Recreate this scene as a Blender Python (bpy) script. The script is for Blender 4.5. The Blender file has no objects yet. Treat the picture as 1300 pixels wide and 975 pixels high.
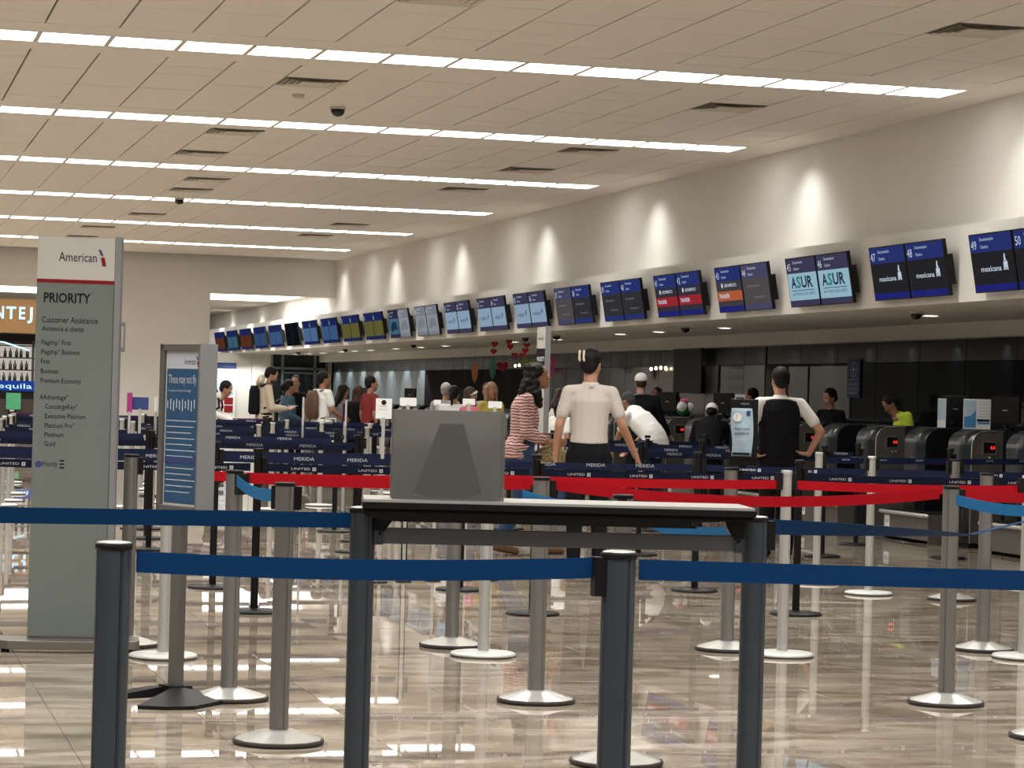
import bpy, bmesh, math, random
from mathutils import Vector, Matrix
random.seed(7)
S = bpy.context.scene
COL = S.collection
R = math.radians
# ------------------------------------------------------------------ camera
cam = bpy.data.cameras.new('camera')
cam.lens = 87.73
cam.sensor_width = 36
cam.clip_end = 400
cam_o = bpy.data.objects.new('camera', cam)
COL.objects.link(cam_o)
yaw, pitch, roll = .2605, .0058, .0273
fw = Vector((math.sin(yaw)*math.cos(pitch), math.cos(yaw)*math.cos(pitch), math.sin(pitch)))
rt = Vector((math.cos(yaw), -math.sin(yaw), 0))
up = rt.cross(fw)
r2 = rt*math.cos(roll)+up*math.sin(roll)
u2 = up*math.cos(roll)-rt*math.sin(roll)
M = Matrix((r2, u2, -fw)).transposed().to_4x4()
M.translation = Vector((0, 0, 1.345))
cam_o.matrix_world = M
S.camera = cam_o
# ------------------------------------------------------------------ world, exposure
w = bpy.data.worlds.new('world')
S.world = w
w.use_nodes = True
w.node_tree.nodes['Background'].inputs[0].default_value = (.02, .025, .04, 1)
w.node_tree.nodes['Background'].inputs[1].default_value = .3
S.view_settings.view_transform = 'Standard'
S.view_settings.look = 'None'
S.view_settings.gamma = 1
S.view_settings.use_curve_mapping = False
S.view_settings.exposure = 0.27
LIGHT = 5          # radiance of the ceiling panels
ROW_W = 320          # watts of the downward light of each row
COVE_W = 62          # watts of each wall-washing spot on the ledge
DOWN_W = 12           # watts of each soffit downlight
SPOT_W = 7           # watts of the added fill spots along the back and end walls
# ------------------------------------------------------------------ materials
MT = {}
def mat(name, col, rough=.5, metal=0, emit=None, es=1, noise=None, bump=None, coat=0, spec=.5):
    if name in MT: return MT[name]
    m = bpy.data.materials.new(name); m.use_nodes = True
    nt = m.node_tree; b = nt.nodes['Principled BSDF']
    b.inputs['Base Color'].default_value = (*col, 1)
    b.inputs['Roughness'].default_value = rough
    b.inputs['Metallic'].default_value = metal
    b.inputs['Specular IOR Level'].default_value = spec
    b.inputs['Coat Weight'].default_value = coat
    if emit:
        b.inputs['Emission Color'].default_value = (*emit, 1)
        b.inputs['Emission Strength'].default_value = es
    if noise or bump:
        tc = nt.nodes.new('ShaderNodeTexCoord')
        mp = nt.nodes.new('ShaderNodeMapping'); nt.links.new(tc.outputs['Object'], mp.inputs[0])
        nz = nt.nodes.new('ShaderNodeTexNoise'); nt.links.new(mp.outputs[0], nz.inputs[0])
        nz.inputs['Detail'].default_value = 4
    if noise:                                     # (scale, amount, stretch)
        sc, am, st = noise
        nz.inputs['Scale'].default_value = sc
        mp.inputs['Scale'].default_value = st
        rp = nt.nodes.new('ShaderNodeMapRange'); nt.links.new(nz.outputs[0], rp.inputs[0])
        rp.inputs[1].default_value = .3; rp.inputs[2].default_value = .7
        rp.inputs[3].default_value = 1-am; rp.inputs[4].default_value = 1+am*.5
        mx = nt.nodes.new('ShaderNodeVectorMath'); mx.operation = 'SCALE'
        mx.inputs[0].default_value = col
        nt.links.new(rp.outputs[0], mx.inputs['Scale'])
        nt.links.new(mx.outputs[0], b.inputs['Base Color'])
    if bump:
        n2 = nt.nodes.new('ShaderNodeTexNoise'); nt.links.new(tc.outputs['Object'], n2.inputs[0])
        n2.inputs['Scale'].default_value = bump[0]
        bp = nt.nodes.new('ShaderNodeBump'); bp.inputs['Strength'].default_value = bump[1]
        bp.inputs['Distance'].default_value = .01
        nt.links.new(n2.outputs[0], bp.inputs['Height']); nt.links.new(bp.outputs[0], b.inputs['Normal'])
    MT[name] = m
    return m
def emis(name, col, s):
    if name in MT: return MT[name]
    m = bpy.data.materials.new(name); m.use_nodes = True
    nt = m.node_tree; nt.nodes.clear()
    e = nt.nodes.new('ShaderNodeEmission'); o = nt.nodes.new('ShaderNodeOutputMaterial')
    e.inputs[0].default_value = (*col, 1); e.inputs[1].default_value = s
    nt.links.new(e.outputs[0], o.inputs[0])
    MT[name] = m
    return m
def striped(name, c1, c2, c3):
    m = bpy.data.materials.new(name); m.use_nodes = True
    nt = m.node_tree; b = nt.nodes['Principled BSDF']; b.inputs['Roughness'].default_value = .85
    tc = nt.nodes.new('ShaderNodeTexCoord'); wv = nt.nodes.new('ShaderNodeTexWave')
    wv.bands_direction = 'Z'; wv.inputs['Scale'].default_value = 12; wv.inputs['Distortion'].default_value = 4
    wv.inputs['Detail'].default_value = 1; wv.inputs['Detail Scale'].default_value = 1.2
    nt.links.new(tc.outputs['Object'], wv.inputs[0])
    cr = nt.nodes.new('ShaderNodeValToRGB'); nt.links.new(wv.outputs[0], cr.inputs[0])
    e = cr.color_ramp.elements
    e[0].position = .1; e[0].color = (*c2, 1); e[1].position = .75; e[1].color = (*c1, 1)
    x = cr.color_ramp.elements.new(.32); x.color = (*c3, 1)
    nt.links.new(cr.outputs[0], b.inputs['Base Color'])
    MT[name] = m
    return m
def marble():
    m = bpy.data.materials.new('beige_marble'); m.use_nodes = True
    nt = m.node_tree; b = nt.nodes['Principled BSDF']
    tc = nt.nodes.new('ShaderNodeNewGeometry')
    mp = nt.nodes.new('ShaderNodeMapping'); mp.inputs['Scale'].default_value = (.9, 2.6, 1); mp.inputs['Rotation'].default_value = (0, 0, .12)
    nt.links.new(tc.outputs['Position'], mp.inputs[0])
    n = nt.nodes.new('ShaderNodeTexNoise'); n.inputs['Scale'].default_value = 1.6; n.inputs['Detail'].default_value = 7; n.inputs['Distortion'].default_value = 1.2
    nt.links.new(mp.outputs[0], n.inputs[0])
    cr = nt.nodes.new('ShaderNodeValToRGB'); nt.links.new(n.outputs[0], cr.inputs[0])
    e = cr.color_ramp.elements
    e[0].position = .3; e[0].color = (.15, .115, .08, 1); e[1].position = .68; e[1].color = (.46, .40, .33, 1)
    k = cr.color_ramp.elements.new(.48); k.color = (.28, .235, .185, 1)
    mp2 = nt.nodes.new('ShaderNodeMapping'); mp2.inputs['Scale'].default_value = (.6, 1.5, 1); mp2.inputs['Rotation'].default_value = (0, 0, .5)
    nt.links.new(tc.outputs['Position'], mp2.inputs[0])
    v = nt.nodes.new('ShaderNodeTexNoise'); v.inputs['Scale'].default_value = 1.1; v.inputs['Detail'].default_value = 3; v.inputs['Distortion'].default_value = 1.6
    nt.links.new(mp2.outputs[0], v.inputs[0])
    c2 = nt.nodes.new('ShaderNodeValToRGB'); nt.links.new(v.outputs[0], c2.inputs[0])
    f = c2.color_ramp.elements
    f[0].position = .488; f[0].color = (0, 0, 0, 1); f[1].position = .5; f[1].color = (.35, .35, .35, 1)
    k = c2.color_ramp.elements.new(.512); k.color = (0, 0, 0, 1)
    mx = nt.nodes.new('ShaderNodeMixRGB'); nt.links.new(c2.outputs[0], mx.inputs[0]); nt.links.new(cr.outputs[0], mx.inputs[1]); mx.inputs[2].default_value = (.5, .44, .36, 1)
    nt.links.new(mx.outputs[0], b.inputs['Base Color'])
    b.inputs['Roughness'].default_value = .015
    b.inputs['Specular IOR Level'].default_value = .5
    n3 = nt.nodes.new('ShaderNodeTexNoise'); n3.inputs['Scale'].default_value = 1.4; n3.inputs['Detail'].default_value = 1
    nt.links.new(tc.outputs['Position'], n3.inputs[0])
    bp = nt.nodes.new('ShaderNodeBump'); bp.inputs['Strength'].default_value = .004; bp.inputs['Distance'].default_value = .01
    nt.links.new(n3.outputs[0], bp.inputs['Height']); nt.links.new(bp.outputs[0], b.inputs['Normal'])
    MT['marble'] = m
    return m
C = dict(
 plaster=((.72, .695, .65), .9), ceil=((.76, .725, .665), .9), joint=((.05, .04, .035), .9), white_wall=((.70, .66, .60), .8),
 alu=((.26, .26, .25), .38, .7), alu_dark=((.072, .085, .105), .35, .6), pale_alu=((.50, .50, .48), .4, .5), black=((.008, .008, .009), .4), black_matt=((.006, .006, .006), .8),
 steel=((.62, .62, .60), .3, .75), rim=((.05, .045, .04), .5), base_white=((.62, .64, .62), .4, .2),
 blue=((.0008, .030, .105), .75), light_blue=((.012, .12, .30), .75), red=((.36, .004, .010), .75), navy=((.003, .008, .035), .6), purple=((.045, .008, .05), .6), grey_rail=((.15, .16, .18), .75),
 desk_dark=((.012, .019, .025), .25), desk_steel=((.20, .185, .165), .38, .6), desk_rim=((.45, .43, .4), .3, .8),
 sign_grey=((.145, .17, .155), .45), sign_white=((.50, .49, .46), .5), sign_side=((.24, .245, .25), .45, .3), print_black=((.012, .012, .014), .7), print_white=((.75, .76, .78), .7), print_red=((.22, .012, .015), .7), print_navy=((.02, .04, .16), .6), print_grey=((.42, .45, .50), .7),
 poster_blue=((.022, .075, .16), .4), frame_grey=((.17, .165, .155), .4, .5),
 skin=((.42, .22, .14), .55), skin_mid=((.30, .145, .085), .55), skin_dark=((.17, .075, .045), .55), hair=((.006, .004, .004), .6), hair_brown=((.05, .028, .018), .5), hair_grey=((.25, .23, .22), .6), hair_blond=((.24, .15, .07), .5),
 white_cloth=((.52, .48, .44), .85), bright_cloth=((.75, .75, .73), .85), cream=((.62, .54, .42), .9), black_cloth=((.008, .008, .010), .85), denim=((.03, .06, .12), .9), teal=((.055, .105, .145), .9), dull_red=((.20, .03, .03), .9), grey_cloth=((.22, .22, .22), .9), dark_grey_cloth=((.05, .05, .055), .9), yellow=((.50, .38, .10), .9), hivis=((.52, .68, .06), .7), pink=((.55, .16, .22), .8), navy_cloth=((.012, .025, .08), .9), green=((.02, .12, .05), .7), straw=((.30, .23, .11), .95), brown=((.13, .07, .04), .8), leather=((.09, .045, .025), .6),
 glass_dark=((.012, .015, .018), .06), glass_black=((.010, .009, .010), .12), case_grey=((.34, .34, .32), .4), reflection_grey=((.12, .125, .12), .3), panel_blue=((.20, .235, .25), .35, .2), panel_purple=((.035, .032, .045), .6), curtain=((.014, .010, .014), .85), facade=((.02, .022, .028), .3), satin=((.032, .036, .04), .35, .3), window_reflection=((.006, .03, .09), .15),
 brown_sign=((.13, .07, .028), .7), shelf=((.02, .015, .012), .6), shelf_back=((.55, .50, .44), .8), bottle=((.02, .03, .015), .2), shop_green=((.02, .16, .07), .6), magenta=((.30, .02, .16), .6),
 paper=((.72, .73, .73), .7), paper_blue=((.38, .52, .62), .6), flyer_blue=((.04, .22, .50), .5), eye=((.7, .68, .65), .3), iris=((.02, .012, .01), .2), lips=((.30, .09, .07), .5),
 heart=((.45, .01, .015), .5), orange=((.60, .25, .12), .6), leaf=((.08, .30, .22), .6), lime=((.30, .45, .10), .6), hot_pink=((.60, .08, .22), .6), vent=((.58, .54, .46), .6), vent_dark=((.28, .25, .21), .8), fabric_red=((.30, .01, .02), .8))
def m_(k):
    if k in MT: return MT[k]
    sp = .12 if C[k][1] >= .7 else (.22 if max(C[k][0]) < .06 and k not in ('glass_dark', 'window_reflection', 'glass_black', 'desk_dark') else .5)
    return mat(k, C[k][0], C[k][1], C[k][2] if len(C[k]) > 2 else 0, spec=sp)
mat('plaster', C['plaster'][0], .9, noise=(.6, .05, (1, 1, 1)))
mat('brushed_case', (.17, .17, .165), .35, noise=(2.5, .25, (1, 1, .4)))
marble()
striped('stripes', (.58, .42, .38), (.14, .03, .035), (.45, .20, .19))
mat('straw', C['straw'][0], .95, noise=(60, .7, (1, 1, 1)), bump=(90, .8))
mat('alu', C['alu'][0], .38, .7)
# ------------------------------------------------------------------ mesh helpers
class MB:
    def __init__(s): s.v = []; s.f = []; s.m = []; s.sm = []
    def add(s, vs, fs, mi=0, smooth=False):
        o = len(s.v); s.v += [tuple(v) for v in vs]
        for f in fs: s.f.append([i+o for i in f]); s.m.append(mi); s.sm.append(smooth)
        return s
    def box(s, x0, x1, y0, y1, z0, z1, mi=0, T=None):
        vs = [Vector((x, y, z)) for z in (z0, z1) for x, y in ((x0, y0), (x1, y0), (x1, y1), (x0, y1))]
        if T: vs = [T @ v for v in vs]
        return s.add(vs, [(3, 2, 1, 0), (4, 5, 6, 7), (0, 1, 5, 4), (1, 2, 6, 5), (2, 3, 7, 6), (3, 0, 4, 7)], mi)
    def lathe(s, prof, n=24, c=(0, 0, 0), mi=0, smooth=True, cap=True, facet=None):
        vs = []
        for r, z in prof:
            for i in range(n):
                a = 2*math.pi*i/n
                vs.append((c[0]+r*math.cos(a), c[1]+r*math.sin(a), c[2]+z))
        fs = []
        for k in range(len(prof)-1):
            for i in range(n):
                j = (i+1) % n
                fs.append((k*n+i, k*n+j, (k+1)*n+j, (k+1)*n+i))
        s.add(vs, fs, mi, smooth)
        if cap:
            o = len(s.v)-len(vs)
            s.f.append([o+i for i in range(n)][::-1]); s.m.append(mi); s.sm.append(False)
            q = o+(len(prof)-1)*n
            s.f.append([q+i for i in range(n)]); s.m.append(mi); s.sm.append(False)
        return s
    def prism(s, pts, a, b, axis='y', mi=0, smooth=False):   # polygon pts (u,v) extruded along axis
        def P(u, v, t): return (u, t, v) if axis == 'y' else ((t, u, v) if axis == 'x' else (u, v, t))
        n = len(pts)
        vs = [P(u, v, a) for u, v in pts]+[P(u, v, b) for u, v in pts]
        s.add(vs, [list(range(n)), [n+i for i in range(n)][::-1]], mi)
        o = len(s.v)-2*n
        for i in range(n):
            j = (i+1) % n
            s.f.append([o+i, o+n+i, o+n+j, o+j]); s.m.append(mi); s.sm.append(smooth)
        return s
    def loft(s, secs, n=12, mi=0):                              # secs: (centre, ax, ay)
        vs = []
        for c, ax, ay in secs:
            c, ax, ay = Vector(c), Vector(ax), Vector(ay)
            for i in range(n):
                a = 2*math.pi*i/n; vs.append(c+ax*math.cos(a)+ay*math.sin(a))
        fs = []
        for k in range(len(secs)-1):
            for i in range(n):
                j = (i+1) % n; fs.append((k*n+i, k*n+j, (k+1)*n+j, (k+1)*n+i))
        L = (len(secs)-1)*n
        fs += [tuple(range(n))[::-1], tuple(L+i for i in range(n))]
        return s.add(vs, fs, mi, True)
    def cap(s, a, b, ra, rb, n=10, mi=0, flat=1.0, side=None):   # tapered capsule
        a, b = Vector(a), Vector(b); d = (b-a)
        L = d.length
        if L < 1e-6: d = Vector((0, 0, 1)); L = 1e-6
        d = d.normalized()
        h = Vector(side) if side else (Vector((0, 0, 1)) if abs(d.z) < .9 else Vector((1, 0, 0)))
        ax = d.cross(h).normalized(); ay = d.cross(ax)
        secs = []
        for t in (-1.45, -1.1, -.55): secs.append((a+d*ra*math.sin(t), ax*ra*math.cos(t), ay*ra*math.cos(t)*flat))
        secs.append((a, ax*ra, ay*ra*flat)); secs.append((b, ax*rb, ay*rb*flat))
        for t in (.55, 1.1, 1.45): secs.append((b+d*rb*math.sin(t), ax*rb*math.cos(t), ay*rb*math.cos(t)*flat))
        return s.loft(secs, n, mi)
    def ell(s, c, rx, ry, rz, n=14, mi=0, T=None):
        secs = []
        for k in range(9):
            t = -1.5+3.0*k/8
            secs.append((Vector(c)+Vector((0, 0, rz*math.sin(t))), (rx*math.cos(t), 0, 0), (0, ry*math.cos(t), 0)))
        if T: secs = [(T @ Vector(p), T.to_3x3() @ Vector(a), T.to_3x3() @ Vector(b)) for p, a, b in secs]
        return s.loft(secs, n, mi)
    def tube(s, pts, r, n=8, mi=0):
        for a, b in zip(pts[:-1], pts[1:]): s.cap(a, b, r, r, n, mi)
        return s
    def mesh(s, name):
        me = bpy.data.meshes.new(name); me.from_pydata(s.v, [], s.f)
        me.polygons.foreach_set('material_index', s.m)
        me.polygons.foreach_set('use_smooth', s.sm)
        me.update()
        bm = bmesh.new(); bm.from_mesh(me); bmesh.ops.recalc_face_normals(bm, faces=bm.faces); bm.to_mesh(me); bm.free()
        return me
    def build(s, name, mats, parent=None, loc=(0, 0, 0), rot=(0, 0, 0), bevel=0):
        me = s.mesh(name)
        o = link(name, me, mats, parent, loc, rot)
        if bevel:
            b = o.modifiers.new('bevel', 'BEVEL'); b.width = bevel; b.segments = 2; b.limit_method = 'ANGLE'
        return o
def link(name, me, mats=None, parent=None, loc=(0, 0, 0), rot=(0, 0, 0)):
    if mats is not None and not me.materials:
        for k in (mats if isinstance(mats, (list, tuple)) else [mats]):
            me.materials.append(m_(k) if isinstance(k, str) else k)
    o = bpy.data.objects.new(name, me); COL.objects.link(o)
    o.location = loc; o.rotation_euler = rot
    if parent: o.parent = parent
    return o
def tag(o, label, cat, group=None):
    o['label'] = label; o['category'] = cat
    if group: o['group'] = group
    return o
def thing(name, label, cat, loc=(0, 0, 0), rz=0, group=None, rot=None):
    o = bpy.data.objects.new(name, None); COL.objects.link(o)
    o.empty_display_size = .1
    o.location = loc; o.rotation_euler = rot if rot else (0, 0, rz)
    return tag(o, label, cat, group)
def struct(name, mb, mats, parent=None):
    o = mb.build(name, mats, parent)
    if not parent: o['kind'] = 'structure'
    return o
def copytree(r, loc=None, rz=None, label=None, group=None, cat=None):
    def cp(o, par):
        c = o.copy(); COL.objects.link(c)
        if par: c.parent = par
        for ch in KIDS.get(o, list(o.children)): cp(ch, c)
        return c
    c = cp(r, None)
    if loc is not None: c.location = loc
    if rz is not None: c.rotation_euler = (r.rotation_euler.x, r.rotation_euler.y, rz)
    if label: c['label'] = label
    if group: c['group'] = group
    if cat: c['category'] = cat
    return c
KIDS = {}
TX = {}
def textmesh(s, bold=0):
    k = (s, bold)
    if k in TX: return TX[k]
    cu = bpy.data.curves.new('lettering', 'FONT'); cu.body = s; cu.resolution_u = 2; cu.offset = bold
    o = bpy.data.objects.new('lettering', cu); COL.objects.link(o)
    bpy.context.view_layer.update()
    me = bpy.data.meshes.new_from_object(o.evaluated_get(bpy.context.evaluated_depsgraph_get()))
    bpy.data.objects.remove(o); bpy.data.curves.remove(cu)
    me.name = 'lettering'; me.materials.clear()
    xs = [v.co.x for v in me.vertices] or [0]; 
    x0, x1 = min(xs), max(xs)
    for v in me.vertices: v.co.x -= x0
    TX[k] = (me, x1-x0)
    return TX[k]
def text(s, parent, origin, h, matname, xd=(1, 0, 0), yd=(0, 0, 1), width=None, bold=0, name='lettering', centre=False):
    me, wd = textmesh(s, bold)
    key = (s, bold, matname)
    if key not in TX:
        m2 = me.copy(); m2.materials.append(m_(matname)); TX[key] = m2
    me = TX[key]
    sy = h/.72
    sx = sy if width is None else width/max(wd, .01)
    X = Vector(xd).normalized(); Y = Vector(yd).normalized(); Z = X.cross(Y)
    o = bpy.data.objects.new(name, me); COL.objects.link(o)
    o.parent = parent
    og = Vector(origin)
    if centre: og = og-X*(wd*sx/2)
    o.matrix_basis = Matrix.Translation(og) @ Matrix((X*sx, Y*sy, Z)).transposed().to_4x4()
    return o
def remesh(name, mb, voxel, matname, parent, smooth=2):
    me = mb.mesh(name)
    o = bpy.data.objects.new(name, me); COL.objects.link(o)
    md = o.modifiers.new('r', 'REMESH'); md.mode = 'VOXEL'; md.voxel_size = voxel; md.use_smooth_shade = True
    if smooth:
        sm = o.modifiers.new('s', 'SMOOTH'); sm.factor = .5; sm.iterations = smooth
    bpy.context.view_layer.update()
    me2 = bpy.data.meshes.new_from_object(o.evaluated_get(bpy.context.evaluated_depsgraph_get()))
    bpy.data.objects.remove(o); bpy.data.meshes.remove(me)
    me2.name = name; me2.materials.clear(); me2.materials.append(m_(matname) if isinstance(matname, str) else matname)
    o = bpy.data.objects.new(name, me2); COL.objects.link(o); o.parent = parent
    return o
ORD = ['first', 'second', 'third', 'fourth', 'fifth', 'sixth', 'seventh', 'eighth', 'ninth', 'tenth', 'eleventh', 'twelfth', 'thirteenth', 'fourteenth', 'fifteenth', 'sixteenth', 'seventeenth', 'eighteenth', 'nineteenth', 'twentieth', 'twenty-first', 'twenty-second', 'twenty-third', 'twenty-fourth', 'twenty-fifth', 'twenty-sixth', 'twenty-seventh', 'twenty-eighth', 'twenty-ninth', 'thirtieth']
# ================================================================== STRUCTURE
CZ = 4.336; XW = 10.56; XE = 10.04; ROW0 = 21.71; ROWS = 5.88; TP = .61
YB = 55.2                                          # far header wall
# floor tiles: bed, then tiles that are parts, then the rest as one part
floor = struct('floor', MB().box(-12, 14.5, -6, 74, -.06, -.012), 'joint')
TXP, TYP = .597, 1.19
def tile_me():
    b = MB(); h = .0006
    a, c = TXP/2-.0012, TYP/2-.0012
    b.add([(-a, -c, -.012), (a, -c, -.012), (a, c, -.012), (-a, c, -.012), (-a, -c, -h), (a, -c, -h), (a, c, -h), (-a, c, -h), (-a+h, -c+h, 0), (a-h, -c+h, 0), (a-h, c-h, 0), (-a+h, c-h, 0)],
          [(0, 1, 5, 4), (1, 2, 6, 5), (2, 3, 7, 6), (3, 0, 4, 7), (4, 5, 9, 8), (5, 6, 10, 9), (6, 7, 11, 10), (7, 4, 8, 11), (8, 9, 10, 11)])
    return b
tme = tile_me().mesh('tile'); tme.materials.append(MT['marble'])
rest = MB(); ntile = 0
rnd = random.Random(3)
cells = []
for i in range(-14, 20):
    for j in range(-2, 60):
        x = .85+TXP*(i+.5); y = 8.9+TYP*(j-2+.5)
        if x > 14.4 or y > 73: continue
        ang = math.atan2(x, y)
        vis = y > 8 and (.2605-.2-.05) < ang < (.2605+.2+.05)
        cells.append((0 if vis else 1, y, x))
cells.sort()
for k, (v, y, x) in enumerate(cells):
    ta, tb = rnd.gauss(0, .0010), rnd.gauss(0, .0008)
    if v == 0 and k < 300:
        o = link('tile', tme, None, floor, (x, y, 0), (ta, tb, 0))
    else:
        T = Matrix.Translation((x, y, 0)) @ Matrix.Rotation(ta, 4, 'X') @ Matrix.Rotation(tb, 4, 'Y')
        a, c = TXP/2-.0012, TYP/2-.0012
        rest.add([T @ Vector(p) for p in ((-a, -c, 0), (a, -c, 0), (a, c, 0), (-a, c, 0))], [(0, 1, 2, 3)])
o = rest.build('distant_tiles', MT['marble'], floor); o['kind'] = 'stuff'
# ceiling: plaster deck with border, individual mineral-fibre tiles below it
cb = MB().box(-12, XW, -6, YB, CZ+.025, CZ+.12, 0)
cb.box(XE+.004, XW, -6, YB, CZ, CZ+.03, 1)
ceiling = struct('ceiling', cb, ['joint', 'ceil'])
strips = MB()
gap = (ROWS-8*TP)/2                                # half of the strip that carries the lights
ctiles = []
TYC = (ROWS-1.64)/7
for r in range(-5, 7):
    yc = ROW0+r*ROWS
    if r < 6:                                      # strip around the light panels
        strips.box(-12, XE, yc-.82, yc-.302, CZ, CZ+.03)
        strips.box(-12, XE, yc+.302, yc+.82, CZ, CZ+.03)
        strips.box(-12, -8.5, yc-.302, yc+.302, CZ, CZ+.03)
    for a in range(7):
        for i in range(36):
            y = yc+.82+TYC*(a+.5); x = XE-TP*(i+.5)
            if y > YB-.3 or y < -5.5: continue
            ang = math.atan2(x, y); el = (CZ-1.345)/math.hypot(x, y)
            vis = (.03 < ang < .5) and el < .175
            ctiles.append((0 if vis else 1, y, x))
ctiles.sort()
struct('ceiling_border', strips, 'ceil', ceiling)
cm = MB().box(-TP/2+.009, TP/2-.009, -TYC/2+.0016, TYC/2-.0016, 0, .02).mesh('ceiling_tile'); cm.materials.append(m_('ceil'))
rest = MB()
for k, (v, y, x) in enumerate(ctiles):
    if v == 0 and k < 300:
        link('ceiling_tile', cm, None, ceiling, (x, y, CZ+rnd.uniform(0, .0025)), (rnd.gauss(0, .0012), rnd.gauss(0, .0012), 0))
    else: rest.box(x-TP/2+.0045, x+TP/2-.0045, y-TYC/2+.0016, y+TYC/2-.0016, CZ, CZ+.02)
o = rest.build('distant_ceiling_tiles', 'ceil', ceiling); o['kind'] = 'stuff'
# walls
struct('wall_right', MB().box(XW, XW+.2, -6, YB, 3.0, CZ+.1).box(XW, XW+.2, YB, 60.4, 3.0, 3.62).box(XW, XW+.2, 60.4, 76, 3.0, CZ), 'plaster')
# bulkhead over the desks: face, top ledge, soffit
bh = MB()
bh.box(10.25, 10.30, 10, 76, 2.38, 3.12, 0)
bh.box(10.30, XW, 10, 76, 3.05, 3.09, 0)
bh.box(10.30, 12.6, 10, 76, 2.38, 2.44, 0)
bh.box(12.6, 12.95, 10, 76, 2.20, 2.44, 0)
struct('trim_1', bh, 'plaster')
# far header wall with its column
wf = MB().box(-12, XW, YB, YB+.35, 3.5, CZ+.1).box(5.80, 7.74, YB, YB+.35, 0, 3.5)
struct('wall_far', wf, 'plaster')
struct('wall_left', MB().box(-12.2, -12, -6, 76, 0, CZ+.1), 'facade')
struct('wall_back', MB().box(-12.2, 13.2, -6.2, -6, 0, CZ+.1), 'plaster')
struct('wall_near_right', MB().box(XW, XW+.2, -6, 10, 0, 3.0).box(XW, 12.95, 9.9, 10, 0, 3.0), 'plaster')
# room beyond the header: lower ceiling, luminous trough
struct('ceiling_beyond', MB().box(-12, XW, YB+.35, 76, 3.62, 3.7), 'ceil')
struct('wall_end', MB().box(-12, 13.2, 75.9, 76.1, 0, CZ), 'plaster')
t = thing('light_trough', 'long bright luminous trough in the ceiling beyond the far header wall', 'ceiling light', (0, 0, 3.6))
MB().box(-2, 10.3, YB+.9, 61.8, 0, .015).build('diffuser', emis('trough', (1, .96, .9), 5), t)
MB().box(-2.06, 10.36, YB+.84, 61.86, .012, .03).build('frame', 'vent', t)
# dark glass back wall behind the desks, panel by panel
bw = struct('wall_behind_desks', MB().box(12.95, 13.1, 10, 76, 0, 2.5), 'black_matt')
spans = [(10, 14, 'glass_dark')]
y = 14.0
while y < 33.9: spans.append((y, min(y+1.33, 34.0), 'glass_dark')); y += 1.33
spans += [(34.0, 34.9, 'reflection_grey'), (34.9, 36.0, 'glass_dark'), (36.0, 36.6, 'reflection_grey'), (36.6, 38.0, 'glass_black')]  # grey stands for a reflection, put into the panel colour
y = 38.0
k = 0
while y < 55.9:
    spans.append((y, y+.9, ('glass_black', 'glass_dark', 'window_reflection', 'glass_black')[k % 4] if y < 46 else 'curtain')); y += .9; k += 1  # blue panels stand for windows mirrored in the glass
while y < 66.9: spans.append((y, y+.86, 'panel_blue')); y += .86
for a, b, mm in spans:
    MB().box(12.85, 12.95, a+.008, b-.008, .02, 1.93).build('panel', mm, bw)
    MB().box(12.86, 12.95, a+.008, b-.008, 1.94, 2.20).build('glow_catch_panel', 'satin', bw)  # satin strip added to catch the spot glow, in place of reflections
for yy in (31.4, 32.9): MB().box(12.83, 12.851, yy-.62, yy+.1 if yy > 32 else yy+.8, 1.2, 1.9).build('reflection_panel', 'reflection_grey', bw)  # pale reflection in the glass, built as coloured panels
# purple curtain panel hanging under the beam
t = thing('hanging_panel', 'dark purple fabric panel hanging below the beam behind the desks', 'panel', (12.70, 37.0, 1.50))
MB().box(-.012, .012, -.66, .66, 0, .66).build('cloth', 'panel_purple', t)
MB().box(-.02, .02, -.68, .68, .66, .70).build('rail', 'black', t)
# end wall of the desk hall: white panels then a glazed door
we = MB()
we.box(7.74, 9.15, 68.0, 68.15, 0, 2.38).box(9.15, 10.72, 68, 68.15, 0, 2.38).box(10.73, 11.25, 68, 68.15, 0, 2.38).box(12.84, 12.95, 68, 68.15, 0, 2.38)
struct('wall_hall_end', we, 'white_wall')
dr = MB().box(11.25, 12.84, 68.03, 68.1, 0, 2.38, 0)
d = struct('door_1', dr, ['glass_dark'])
for a in (11.25, 11.55, 12.45, 12.78): MB().box(a, a+.06, 67.98, 68.03, 0, 2.38).build('mullion', 'panel_blue', d)
MB().box(11.25, 12.84, 67.98, 68.03, 1.98, 2.04).build('transom', 'panel_blue', d)
MB().box(11.62, 12.44, 67.985, 68.03, 1.86, 1.91).build('door_rail', 'panel_blue', d)
# ================================================================== CEILING LIGHTS
pm = emis('panel_light', (1, .97, .92), LIGHT)
lp = MB().box(-.283, .283, -.30, .30, 0, .012).mesh('diffuser'); lp.materials.append(pm)
fr_ = MB(); q0 = [(-.304, -.302), (.304, -.302), (.304, .302), (-.304, .302)]; q1 = [(-.283, -.299), (.283, -.299), (.283, .299), (-.283, .299)]
fr_.add([(x, y, -.001) for x, y in q0]+[(x, y, -.001) for x, y in q1]+[(x, y, .02) for x, y in q0]+[(x, y, .02) for x, y in q1],
        [(i, (i+1) % 4, 4+(i+1) % 4, 4+i) for i in range(4)]+[(8+i, 8+(i+1) % 4, (i+1) % 4, i) for i in range(4)]+[(4+i, 4+(i+1) % 4, 12+(i+1) % 4, 12+i) for i in range(4)]+[(12+i, 12+(i+1) % 4, 8+(i+1) % 4, 8+i) for i in range(4)])
lf = fr_.mesh('frame'); lf.materials.append(m_('vent'))
near = ['nearest visible', 'second', 'third', 'fourth', 'fifth', 'farthest']
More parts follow.
